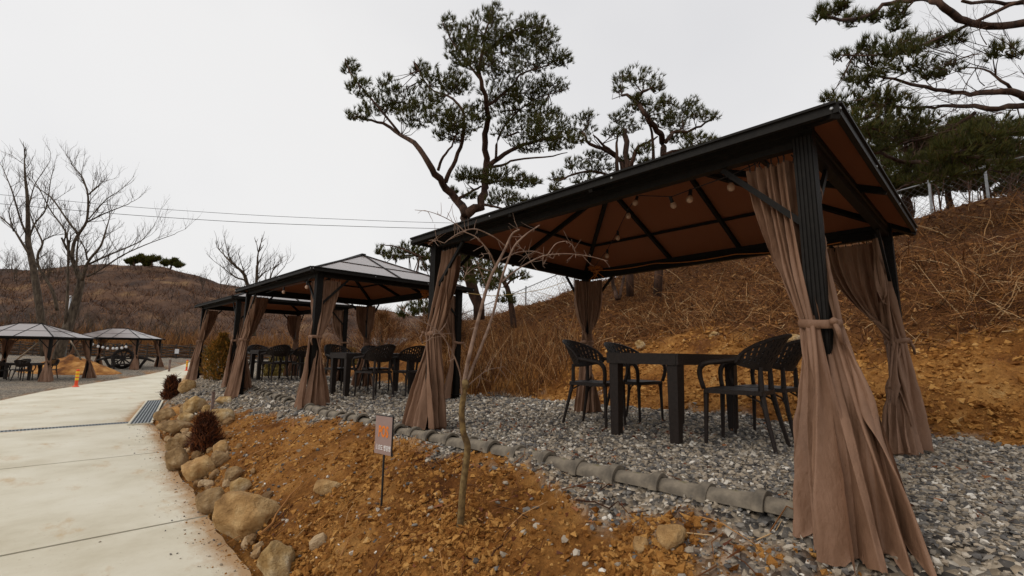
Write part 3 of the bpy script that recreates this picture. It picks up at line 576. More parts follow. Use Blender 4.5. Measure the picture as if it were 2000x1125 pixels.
bare('bare_tree', 'leafless many-stemmed tree beside the grey lamp pole, right of its twin', [(.42, .14, [(400, 1560), (450, 1390), (530, 1180), (600, 930), (570, 880), (525, 760)]), (.13, .03, [(525, 760), (540, 650), (575, 590), (640, 500), (650, 300), (600, 160), (550, 110)]), (.09, .03, [(575, 590), (500, 500), (380, 320), (290, 260)]), (.07, .025, [(640, 500), (760, 440), (940, 370)]), (.09, .03, [(560, 880), (565, 700), (580, 590)]), (.12, .03, [(600, 930), (640, 790), (740, 680), (770, 580), (800, 480)]), (.07, .03, [(640, 780), (625, 700), (590, 640)]), (.08, .02, [(650, 810), (800, 740), (950, 680), (1040, 640), (1120, 540)]), (.08, .02, [(640, 900), (720, 860), (900, 740), (1080, 660), (1280, 590)]), (.10, .03, [(480, 1250), (500, 950), (500, 650), (480, 560), (370, 420), (290, 260)]), (.06, .02, [(650, 300), (700, 250), (740, 220)]), (.05, .02, [(650, 480), (780, 330), (880, 270)])], c1, 36, 72)
c5 = lambda x, y: (400+x/6.25, 480+y/6.25)
bare('bare_tree', 'small pruned leafless tree showing above the third gazebo roof', [(.14, .05, [(600, 1100), (580, 620), (510, 450), (490, 360), (440, 300), (340, 220), (250, 130)]), (.06, .02, [(500, 420), (380, 390), (300, 330), (200, 250)]), (.10, .08, [(600, 700), (630, 480), (640, 240)]), (.05, .02, [(630, 430), (700, 340), (800, 290)]), (.05, .02, [(600, 640), (720, 450), (860, 380), (970, 260)]), (.07, .05, [(640, 660), (780, 480), (810, 350)])], c5, 30, 73, 1.0, 1.1)
# ------------------------------------------------------------------ reeds / low scrub behind the yard and wattle fence
rg = np.random.default_rng(8); N = 15000
px = rg.uniform(-120, 640, N); d = rg.uniform(50, 62, N); P = np.array([at(x, 690, k) for x, k in zip(px, d)]); P[:, 2] = ZR(P[:, 1])
dn = fbm(px*.02, d*.25, 15, 3); D = rg.normal(size=(N, 3))*.25; D[:, 2] = 1
a = Acc(); a.add(*ribbons(P, D, rg.uniform(1.2, 3.2, N)*(1+.6*dn), rg.uniform(.03, .08, N), rg.uniform(.05, .4, N), rg))
stuff(a.build('reeds', M['reed']), 'orange brown reeds and thicket behind the woven fence', 'reeds')
a = Acc(); rg = np.random.default_rng(81)
for k in range(95):
    p = at(rg.uniform(-80, 480) if k % 3 else rg.uniform(-80, 230), 690, rg.uniform(52, 75)); p[2] = ZR(p[1])+max(0, np.hypot(p[0], p[1])-62)*.05; twig(a, p, np.array([rg.normal()*.2, rg.normal()*.2, 1]), rg.uniform(1.6, 3.4), .05, 3, rg, .25, .7, (2, 5), 3)
stuff(a.build('thicket', M['bark_grey']), 'thin leafless saplings standing among the reeds', 'thicket')
wf = thing('wattle_fence', 'long low fence of dark woven branches across the far yard', 'fence', at(200, 697, 48)*np.array([1, 1, 0])+np.array([0, 0, -.45]))
wb = np.array(wf.location); a = Acc(); b = Acc(); fpx = np.linspace(-160, 560, 130)
fp = np.array([at(x, 695, 48) for x in fpx]); fp[:, 2] = ZR(fp[:, 1])-.05
for i in range(0, 130, 5):
    q = Acc(); q.tube(np.array([fp[i], fp[i]+[0, 0, 1.5]])-wb, .06, 6); q.build('post', M['wattle'], wf)
for k in range(15):
    z = .08+k*.09; o = np.stack([0*fpx, .10*np.sin(np.arange(130)*PI/2.5+k*PI), z+.05*np.sin(np.arange(130)*PI/5+k*2.1)+.03*rg.normal(size=130)], 1)
    a.tube(fp+o-wb, .04, 4)
stuff(a.build('woven_rods', M['wattle'], wf))

# ------------------------------------------------------------------ right slope: brush, clods, stones
rg = np.random.default_rng(17)
def slope_points(n, x0, x1, y0, y1, wfun, rg):
    X = rg.uniform(x0, x1, n); Y = rg.uniform(y0, y1, n); k = rg.random(n) < wfun(X, Y); X, Y = X[k], Y[k]; return np.stack([X, Y, H(X, Y)], 1)
P = slope_points(230000, 7.5, 19, -7, 19, lambda X, Y: grass_w(X, Y)*np.clip((11/np.hypot(X, Y))**2, 0, 1)*np.clip(.55+1.3*fbm(X*.7, Y*.7, 90, 3), .08, 1), rg); N = len(P)
D = rg.normal(size=(N, 3))*.9; D[:, 2] = np.abs(D[:, 2])*.8+.15; D[:, 0] -= .5
ln = rg.uniform(.08, .36, N)*(1+.8*np.clip(fbm(P[:, 0]*.7, P[:, 1]*.7, 90, 3), -.5, 1)); big = rg.random(N) < .06; ln = np.where(big, ln*2.0, ln)
a = Acc(); a.add(*ribbons(P, D, ln, rg.uniform(.007, .019, N), rg.uniform(.2, .9, N), rg))
stuff(a.build('dry_brush', M['brush']), 'tangled dry grass and bramble covering the slope behind the gazebos', 'brush')
a = Acc()
for k in range(150):
    X, Y = rg.uniform(9.3, 15), rg.uniform(-4, 12)
    p = np.array([X, Y, float(H(X, Y))]); twig(a, p, np.array([-.5+rg.normal()*.6, rg.normal()*.6, .8]), rg.uniform(.4, 1.0), .010, 2, rg, -.25, .8, (2, 5), 3)
P = slope_points(4200, 6.4, 9.2, 6.4, 11, lambda X, Y: sstep(0.1, .7, X-XH(Y)+.4), rg); D = rg.normal(size=P.shape)*.3; D[:, 2] = 1
a.add(*ribbons(P, D, rg.uniform(.3, .95, len(P)), rg.uniform(.008, .016, len(P)), rg.uniform(.1, .5, len(P)), rg))
stuff(a.build('bramble', M['brush']), 'tall dead weeds and arching bramble canes on the slope', 'brush')
# leafless understorey beyond the crest
a = Acc(); rg = np.random.default_rng(55)
for k in range(60):
    X, Y = rg.uniform(18.5, 30), rg.uniform(-6, 7); p = np.array([X, Y, float(hbase(X, Y))-.1]); twig(a, p, np.array([rg.normal()*.2, rg.normal()*.2, 1]), rg.uniform(1.2, 2.6), .035, 3, rg, .25, .7, (3, 5), 3)
stuff(a.build('understorey', M['bark_pine']), 'leafless brown undergrowth beyond the wire fence at right', 'undergrowth')
# dirt clods
def lumps(name, m, P, size, label, cat, rg, flat=.7, sink=.15, small=False):
    n = len(P); a = Acc(); B0, BF = (OCT_V*1.1, OCT_F) if small else (ICO_V, ICO_F)
    for vv in range(6):
        bV = B0*(1+.42*rg.normal(size=(len(B0), 1)).clip(-1.1, 1.1))+.12*rg.normal(size=B0.shape)*small; s = np.arange(vv, n, 6); k = len(s)
        S = size[s][:, None]*rg.uniform(.65, 1.25, (k, 3)); S[:, 2] *= flat
        Mx = rotmats(k, rg)@ (S[:, None, :]*np.eye(3)[None]); Mx[:, 2, :] *= flat
        a.inst(bV, BF, Mx, P[s]+np.stack([0*S[:, 0], 0*S[:, 0], size[s]*flat*(.5-sink)], 1))
    return stuff(a.build(name, m), label, cat)
def near_w(X, Y, d0): return np.clip((d0/np.hypot(X, Y))**2, 0, 1)
P = slope_points(290000, 1.0, 3.1, .2, 12, lambda X, Y: (1-gravel_w(X, Y))*(X > XR(Y)+.05)*near_w(X, Y, 3.0)*np.clip(.5+1.2*fbm(X*3, Y*3, 66, 3), .1, 1), rg)
Q = slope_points(170000, 6.4, 10.5, -4, 9, lambda X, Y: (1-gravel_w(X, Y))*near_w(X, Y, 6)*np.clip(.5+1.2*fbm(X*2, Y*2, 67, 3), .1, 1)*(1-.8*grass_w(X, Y)), rg)
sz = np.concatenate([.0055+.026*rg.random(len(P))**7, .009+.045*rg.random(len(Q))**7])
lumps('dirt_clods', M['clod'], np.concatenate([P, Q]), sz, 'crumbly orange dirt clods on the banks', 'soil', rg, .8, .25, True)
# gravel
P = slope_points(190000, 1.2, 8.0, -2.2, 15, lambda X, Y: (gravel_w(X, Y) > rg.uniform(.2, .9, len(X)))*near_w(X, Y, 4.0), rg)
sz = .0075+.015*rg.random(len(P))**3; dn_ = np.hypot(P[:, 0], P[:, 1]); sz *= np.clip(dn_/4.5, 1, 2.0)
lumps('gravel', M['pebble'], P, sz, 'loose grey and cream gravel spread around the gazebos', 'gravel', rg, .75)
# stray pebbles on the lane edge and pale stones on dirt
Ye = rg.uniform(1.2, 13, 2600); Xe = XR(Ye)+.12-np.abs(rg.normal(size=2600))*.13*(1+.8*fbm(Ye*2, Ye*0, 8, 2))
lumps('washed_soil', M['clod'], np.stack([Xe, Ye, ZR(Ye)+.006], 1), .002+.010*rg.random(2600)**4, 'crumbs of orange soil washed onto the lane edge', 'soil', rg, .6)
X = XR(Yv := rg.uniform(1.5, 13, 700))-np.abs(rg.normal(size=700))*.25+.1; P = np.stack([X, Yv, ZR(Yv)+.006], 1)
Q = slope_points(1500, 1.1, 3.0, .3, 10, lambda X, Y: (1-gravel_w(X, Y))*(X > XR(Y)+.05), rg)
lumps('scattered_stones', M['pebble'], np.concatenate([P, Q]), np.concatenate([.003+.010*rg.random(700)**3, .008+.02*rg.random(len(Q))**3]), 'small stones scattered on the dirt bank and lane edge', 'stones', rg)
# fallen twigs on the near bank
a = Acc()
for k in range(150):
    X, Y = rg.uniform(1.2, 2.7), rg.uniform(.6, 6.5)
    if X < XR(Y)+.1: continue
    p = np.array([X, Y, float(H(X, Y))+.012]); d = rg.normal(size=3)*np.array([1, 1, .0]); L_ = rg.uniform(.06, .35); d = d/np.linalg.norm(d); q = p+d*L_; q[2] = float(H(q[0], q[1]))+.02; m_ = (p+q)/2+rg.normal(size=3)*.02+[0, 0, .012]; a.tube(np.array([p, m_, q]), [.0035, .003, .0015], 4)
for q0, q1, r_ in (((508, 1056), (592, 942), .011), ((536, 1040), (566, 985), .006), ((665, 1095), (700, 1040), .005), ((960, 1100), (1010, 1030), .006), ((700, 1010), (740, 985), .004), ((1010, 1112), (1060, 1075), .005), ((1125, 985), (1260, 1003), .006), ((880, 1000), (845, 1040), .006), ((905, 905), (868, 960), .006), ((1000, 985), (1012, 940), .004)):
    p, q = hit(*q0)[0]+[0, 0, .02], hit(*q1)[0]+[0, 0, .03]; u_ = np.linspace(0, 1, 7)[:, None]; Q = p*(1-u_)+q*u_; Q[1:-1] += rg.normal(size=(5, 3))*.012; Q[:, 2] = np.maximum(Q[:, 2], H(Q[:, 0], Q[:, 1])+.012); a.tube(Q, np.linspace(r_, r_*.4, 7), 5)
stuff(a.build('fallen_twigs', M['brush']), 'fallen dry twigs lying on the near dirt bank', 'twigs')

# fallen leaves
M['leaf'] = mat('dry_red_brown_leaves', [(0, (.06, .018, .008)), (.5, (.17, .05, .018)), (1, (.30, .13, .05))], island=1, rough=.8)
P = slope_points(9000, 1.1, 8.5, -1.5, 11, lambda X, Y: (X > XR(Y)+.05)*np.clip(.25+1.5*fbm(X*1.5, Y*1.5, 83, 3), .03, 1)*near_w(X, Y, 4.5), rg); N = len(P); P[:, 2] += .014; D = rg.normal(size=(N, 3)); D[:, 2] = np.abs(D[:, 2])*.35+.08
a = Acc(); a.add(*ribbons(P, D, rg.uniform(.02, .06, N), rg.uniform(.012, .028, N), rg.uniform(.1, .6, N), rg)); stuff(a.build('fallen_leaves', M['leaf']), 'dry red brown leaves blown over the dirt and gravel', 'leaves')
P = slope_points(26000, 7.6, 16, -5, 12, lambda X, Y: grass_w(X, Y)*np.clip(.35+1.3*fbm(X*.9, Y*.9, 85, 3), .05, 1), rg); N = len(P); P[:, 2] += .02; D = rg.normal(size=(N, 3)); D[:, 2] = np.abs(D[:, 2])*.5+.1; D[:, 0] -= .4
M['litter'] = mat('rusty_leaf_litter', [(0, (.035, .012, .005)), (.4, (.14, .048, .015)), (.75, (.30, .125, .035)), (1, (.50, .28, .11))], island=1, rough=.9)
a = Acc(); a.add(*ribbons(P, D, rg.uniform(.03, .11, N), rg.uniform(.02, .06, N), rg.uniform(.1, .6, N), rg, 1)); stuff(a.build('leaf_litter', M['litter']), 'rusty leaf litter lying among the brush on the slope', 'leaves')
# broken rubble between the boulders
Y = rg.uniform(3.6, 14, 260); X = XR(Y)+.05+np.minimum(np.abs(rg.normal(size=260))*.17, .4)*np.interp(Y, [3.6, 6, 9], [.7, 1, 1.8]); a = Acc(); sub = bmesh.new(); bmesh.ops.create_icosphere(sub, subdivisions=2, radius=1); sV = np.array([v.co[:] for v in sub.verts]); sF = np.array([[v.index for v in f.verts] for f in sub.faces]); sub.free()
for k in range(8):
    V = sV.copy()
    for q in range(9): n_ = rg.normal(size=3); n_ /= np.linalg.norm(n_); ex = V@n_-rg.uniform(.5, .85); V = V-np.where(ex > 0, ex, 0)[:, None]*n_*.95
    i_ = np.arange(k, 260, 8); S = (.02+.06*rg.random(len(i_))**2.6)[:, None]*rg.uniform(.7, 1.3, (len(i_), 3)); a.inst(V, sF, rotmats(len(i_), rg)@(S[:, None, :]*np.eye(3)[None]), np.stack([X[i_], Y[i_], H(X[i_], Y[i_])+S.mean(1)*.25], 1))
stuff(a.build('rubble', mat('tan_rubble', [(0, (.12, .062, .024)), (.5, (.33, .20, .09)), (1, (.56, .42, .26))], 6, island=.5, rough=.95, bump=1, bscale=18, bdist=.05)), 'broken tan stones packed between the boulders along the lane', 'rubble')
# ------------------------------------------------------------------ boulders
def boulder(px, py, w, h, label, m, seed, ang=.0, rough=.30, sub=4, cuts=13):
    rg = np.random.default_rng(seed); P, d = hit(px, py+h*.42); d = max(d, 1.2); S = np.array([w, (w+h)/2*.85, h])*d/F/2*1.06
    bm = bmesh.new(); bmesh.ops.create_icosphere(bm, subdivisions=sub, radius=1)
    V = np.array([v.co[:] for v in bm.verts])
    for k in range(cuts):
        n = rg.normal(size=3); n /= np.linalg.norm(n); c = rg.uniform(.55, .88); ex = V@n-c; V = V-np.where(ex > 0, ex, 0)[:, None]*n*.92
    ln = np.linalg.norm(V, axis=1); V = V*(1+rough*(.6*fbm(V[:, 0]*1.6+seed, V[:, 1]*1.6+V[:, 2]*1.1, seed, 3)+.32*fbm(V[:, 0]*5, V[:, 2]*5+V[:, 1]*3+seed, seed+5, 4)))[:, None]
    R = np.array([[math.cos(ang), 0, -math.sin(ang)], [0, 1, 0], [math.sin(ang), 0, math.cos(ang)]]); V = (V@R.T)*S
    V = V[:, :1]*_r0+V[:, 1:2]*np.array([-_r0[1], _r0[0], 0])+V[:, 2:]*np.array([0, 0, 1.])
    for v, c in zip(bm.verts, V): v.co = c
    me = bpy.data.meshes.new('boulder'); bm.to_mesh(me); bm.free()
    me.polygons.foreach_set('use_smooth', np.ones(len(me.polygons), bool)); me.update()
    o = put('boulder', me, m, loc=(P[0], P[1], P[2]+S[2]*.62)); return tag(o, label, 'boulder', 'boulders on the banks')
K, KP, KG = M['rock'], M['rock_pale'], M['rock_grey']
for i, (px, py, w, h, m, ang, lb) in enumerate([
    (540, 1088, 84, 92, KP, .1, 'pale yellow craggy boulder at the bottom edge, nearest the camera'),
    (478, 990, 128, 96, K, -.25, 'largest rounded tan boulder, beside the lane'),
    (412, 974, 62, 50, KG, -.3, 'grey brown boulder wedged against the left of the largest tan boulder'),
    (466, 946, 44, 40, KP, .3, 'small pale stone resting right above the largest tan boulder'),
    (456, 921, 36, 34, KG, 0, 'small grey stone, uphill of the pale stone above the largest boulder'),
    (388, 912, 68, 58, K, -.5, 'orange oval boulder below the front dead shrub'),
    (346, 893, 44, 62, KG, .3, 'upright olive boulder at the lane edge, left of the orange oval one'),
    (352, 858, 54, 40, KG, -.1, 'grey boulder just left of the front dead shrub'),
    (343, 832, 74, 32, KG, .25, 'long low grey boulder at the lane edge, near the gutter grate'),
    (434, 872, 34, 38, K, .2, 'round brown stone right of the front dead shrub'),
    (425, 900, 40, 34, KG, 0, 'half buried brown stone below the round one right of the dead shrub'),
    (380, 789, 46, 40, KP, -.3, 'pale split rock in the middle of the rock pile, left of the rusty stake'),
    (428, 812, 54, 46, KP, .4, 'broad pale rock right behind the rusty stake'),
    (365, 813, 32, 24, KP, 0, 'small orange rock at the foot of the rock pile'),
    (357, 796, 20, 28, KG, 0, 'narrow upright grey rock at the left of the rock pile'),
    (402, 806, 28, 38, KP, .2, 'pale rock directly left of the rusty stake'),
    (363, 752, 32, 34, K, .4, 'brown rock beside the short black post'),
    (440, 781, 40, 18, KP, -.2, 'flat pale rock at the top of the rock pile, beside the gravel'),
    (326, 808, 46, 26, KG, .2, 'flat layered grey rock next to the gutter grate'),
    (640, 944, 76, 34, K, -.35, 'flat tan slab lying on the dirt left of the sign post'),
    (1312, 1046, 62, 52, K, .1, 'tan boulder half buried below the tile edging, right of the sapling'),
    (1252, 1062, 38, 40, K, 0, 'smaller brown boulder left of the tan one below the tile edging'),
    (1546, 662, 40, 20, KP, .1, 'pale stone on the bank behind the right chairs'),
    (1396, 658, 24, 16, KP, 0, 'small pale stone on the bank above the table'),
    (1020, 672, 30, 16, KP, -.1, 'pale stone on the bank left of the rear curtain'),
    (1250, 672, 24, 20, KP, .2, 'small orange stone on the bank above the left table edge'),
    (1075, 668, 22, 12, KP, 0, 'small flat stone on the bank just left of the rear curtain')]):
    boulder(px, py, w, h, lb, m, 100+i, ang, sub=4 if i in (0, 1, 5) else 3)

# ------------------------------------------------------------------ roof tile edging
te = thing('tile_edging', 'row of overlapping weathered grey roof tiles edging the gravel', 'edging', (2.72, .2, 0)); tb = np.array(te.location)
ta = Acc(); n = 12; prof = [(0, .088), (.035, .092), (.05, .088), (.06, .074), (.10, .068), (.34, .062)]; rows = []
for (y, r) in prof: rows.append([[r*math.cos(PI*j/n), y, r*1.02*math.sin(PI*j/n)-.0] for j in range(n+1)])
inner = [[[v[0]*.8, v[1], v[2]*.8-.004] for v in r] for r in rows]
G0 = np.array(rows); ta.grid(G0); ta.grid(np.array(inner)[:, ::-1])
for e in (0, -1): ta.grid(np.stack([G0[e], np.array(inner)[e]]) if e else np.stack([np.array(inner)[0], G0[0]]))
tile_me = ta.mesh('tile', True); tile_me.materials.append(M['tile']); y = .60; k = 0
while y < 12.4:
    L_ = .295; x0, x1 = float(XT(y)), float(XT(y+L_)); z0, z1 = float(H(x0+.1, y)), float(H(x1+.1, y+L_))
    o = put('tile', tile_me, None, te); rt = rg.normal(size=3)*[.03, .05, .02]
    o.location = (x0-tb[0]+rg.normal()*.008, y-tb[1], z0-.025+rg.normal()*.006); o.rotation_euler = (math.atan2(z1-z0, L_)+rt[0], rt[1], -math.atan2(x1-x0, L_)+rt[2])
    s = rg.uniform(.95, 1.05); o.scale = (s, 1, s); y += L_

# ------------------------------------------------------------------ gazebo
GW, GL, GH, GO = 2.757, 3.64, 1.95, .20
HE, HR = 2.03, 2.70           # eave and ridge heights
def rib_profile(w):
    p = []; n = 5; h = w/2
    for sx, sy, dx, dy in ((-1, -1, 1, 0), (1, -1, 0, 1), (1, 1, -1, 0), (-1, 1, 0, -1)):
        nx, ny = (dy, -dx)
        for k in range(n):
            u0, u1 = k/n, (k+.62)/n
            for u, o in ((u0, 0), (u1, 0), (u1+.02, -.006), ((k+1)/n-.02, -.006)):
                p.append((sx*h+dx*w*u+nx*o, sy*h+dy*w*u+ny*o))
    return p
def gazebo(label, loc, rot, detail=True):
    t = thing('gazebo', label, 'gazebo', loc, rot, 'brown hardtop gazebos'); Wd, L_ = GW, GL; corners = [(0, 0), (Wd, 0), (0, L_), (Wd, L_)]
    for (x, y) in corners:
        a = Acc(); a.poly_extrude(rib_profile(.098), (x, y, -.12), (x, y, GH+.05), ((1, 0, 0), (0, 1, 0))); p = a.build('post', M['frame'], t)
        a = Acc(); a.box((x, y, .012), (.17, .17, .012)); a.build('base_plate', M['frame'], p)
    # beams: stepped profile
    prof = [(-.03, 0), (.03, 0), (.03, .045), (.022, .05), (.022, .085), (.035, .09), (.035, .135), (-.035, .135), (-.035, .09), (-.022, .085), (-.022, .05), (-.03, .045)]
    for a_, b_, e1 in (((0, -.05), (0, L_+.05), (1, 0, 0)), ((Wd, -.05), (Wd, L_+.05), (1, 0, 0)), ((.037, 0), (Wd-.037, 0), (0, 1, 0)), ((.037, L_), (Wd-.037, L_), (0, 1, 0))):
        a = Acc(); a.poly_extrude(prof, (*a_, GH), (*b_, GH), (e1, (0, 0, 1))); a.build('beam', M['frame'], t)
    x0, x1, y0, y1 = -GO, Wd+GO, -GO, L_+GO; hw = (x1-x0)/2; xm = (x0+x1)/2; r0, r1 = y0+hw, y1-hw
    E = [np.array(v) for v in ((x0, y0, HE), (x1, y0, HE), (x1, y1, HE), (x0, y1, HE))]; R0, R1 = np.array((xm, r0, HR)), np.array((xm, r1, HR))
    # roof panels (thin twin-wall sheets)
    tri = [(E[0], np.array((x0, r0, HE)), R0), (np.array((x0, r1, HE)), E[3], R1), (E[1], R0, np.array((x1, r0, HE))), (np.array((x1, r1, HE)), R1, E[2]),
           (E[0], R0, np.array((xm, y0, HE))), (np.array((xm, y0, HE)), R0, E[1]), (E[3], np.array((xm, y1, HE)), R1), (np.array((xm, y1, HE)), E[2], R1)]
    quad = [(np.array((x0, r0, HE)), np.array((x0, r1, HE)), R1, R0), (np.array((x1, r0, HE)), R0, R1, np.array((x1, r1, HE)))]
    for pts in tri+quad:
        P = np.array(pts); nn = np.cross(P[1]-P[0], P[2]-P[0]); nn /= np.linalg.norm(nn)
        if nn[2] < 0: P = P[::-1]; nn = -nn
        c = P.mean(0); P = c+(P-c)*.995; k = len(P); a = Acc(); j = np.arange(k); j2 = (j+1) % k
        a.add(np.concatenate([P+nn*.006, P]), [j[None], (j+k)[None, ::-1], np.stack([j, j+k, j2+k, j2], 1)]); o_ = a.build('roof_panel', M['panel'], t); o_.data.materials.append(M['panel_under']); o_.data.polygons[1].material_index = 1
    # rafters, hips, ridge, purlins
    def rafter(nm, p, q, w=.035, h=.05):
        a = Acc(); off = np.array([0, 0, -.028]); a.bar(p+off, q+off, w, h); a.bar(p+np.array([0, 0, .012]), q+np.array([0, 0, .012]), w*1.1, .012); a.build(nm, M['frame'], t)
    for e, r in ((E[0], R0), (E[1], R0), (E[2], R1), (E[3], R1)): rafter('hip_rafter', e, r, .045)
    for p, q in (((x0, r0, HE), R0), ((x1, r0, HE), R0), ((x0, r1, HE), R1), ((x1, r1, HE), R1), ((xm, y0, HE), R0), ((xm, y1, HE), R1)): rafter('rafter', np.array(p), q)
    rafter('ridge', R0-np.array([0, .05, -.01]), R1+np.array([0, .05, .01]), .08, .06)
    mid = [(e*.56+r*.44) for e, r in zip(E, (R0, R0, R1, R1))]
    for i in range(4):
        a = Acc(); off = np.array([0, 0, -.018]); a.bar(mid[i]+off, mid[(i+1) % 4]+off, .03, .025); a.bar(mid[i]+np.array([0, 0, .010]), mid[(i+1) % 4]+np.array([0, 0, .010]), .022, .008); a.build('purlin', M['frame'], t)
    for i in range(4):
        p, q = E[i], E[(i+1) % 4]; d = (q-p)/np.linalg.norm(q-p); a = Acc(); a.bar(p-d*.012, q+d*.012, .03, .055)
        a.bar(p-d*.004+np.array([0, 0, .027]), q+d*.004+np.array([0, 0, .027]), .06, .014); a.build('eave_trim', M['frame'], t)
        if detail:
            nb = Acc(); out = np.cross(d, (0, 0, 1))
            for u in (.004, .33, .66, .996):
                c = p+(q-p)*u+out*.016; nb.lathe([(.009, -.003), (.009, .003), (.005, .006)], 8, c, np.stack([np.array([0, 0, 1.]), d, out], 1))
            stuff(nb.build('bolts', M['steel'], t))
    for (x, y) in corners:
        sx = 1 if x == 0 else -1; sy = 1 if y == 0 else -1
        for dx, dy in ((sx, 0), (0, sy)):
            a = Acc(); a.bar((x+dx*.05, y+dy*.05, GH-.44), (x+dx*.47, y+dy*.47, GH-.005), .022, .034); a.build('knee_brace', M['frame'], t)
    return t
G1 = gazebo('nearest brown gazebo filling the right of the picture', (2.996, .662, .01), (-.0174, .0136, 0))
G2 = gazebo('second gazebo in the row, behind the nearest one', (2.93, 7.35, -.07), (-.004, .004, 0))
G3 = gazebo('third and farthest gazebo of the near row, beside the rusty conifer', (3.26, 13.0, -.07), (0, 0, 0), False)
gz = math.atan2(.84, .54); zz = -.95
ANG = math.atan2(.84, .54)       # long axis (local y) towards (-.84,.54)
G4 = gazebo('gazebo at the left picture edge, across the lane', (.10, 30.3, zz), (0, 0, ANG), False)
G5 = gazebo('farthest gazebo across the lane, with the round dark bench set', (4.15, 38.84, -.80), (0, 0, ANG), False)

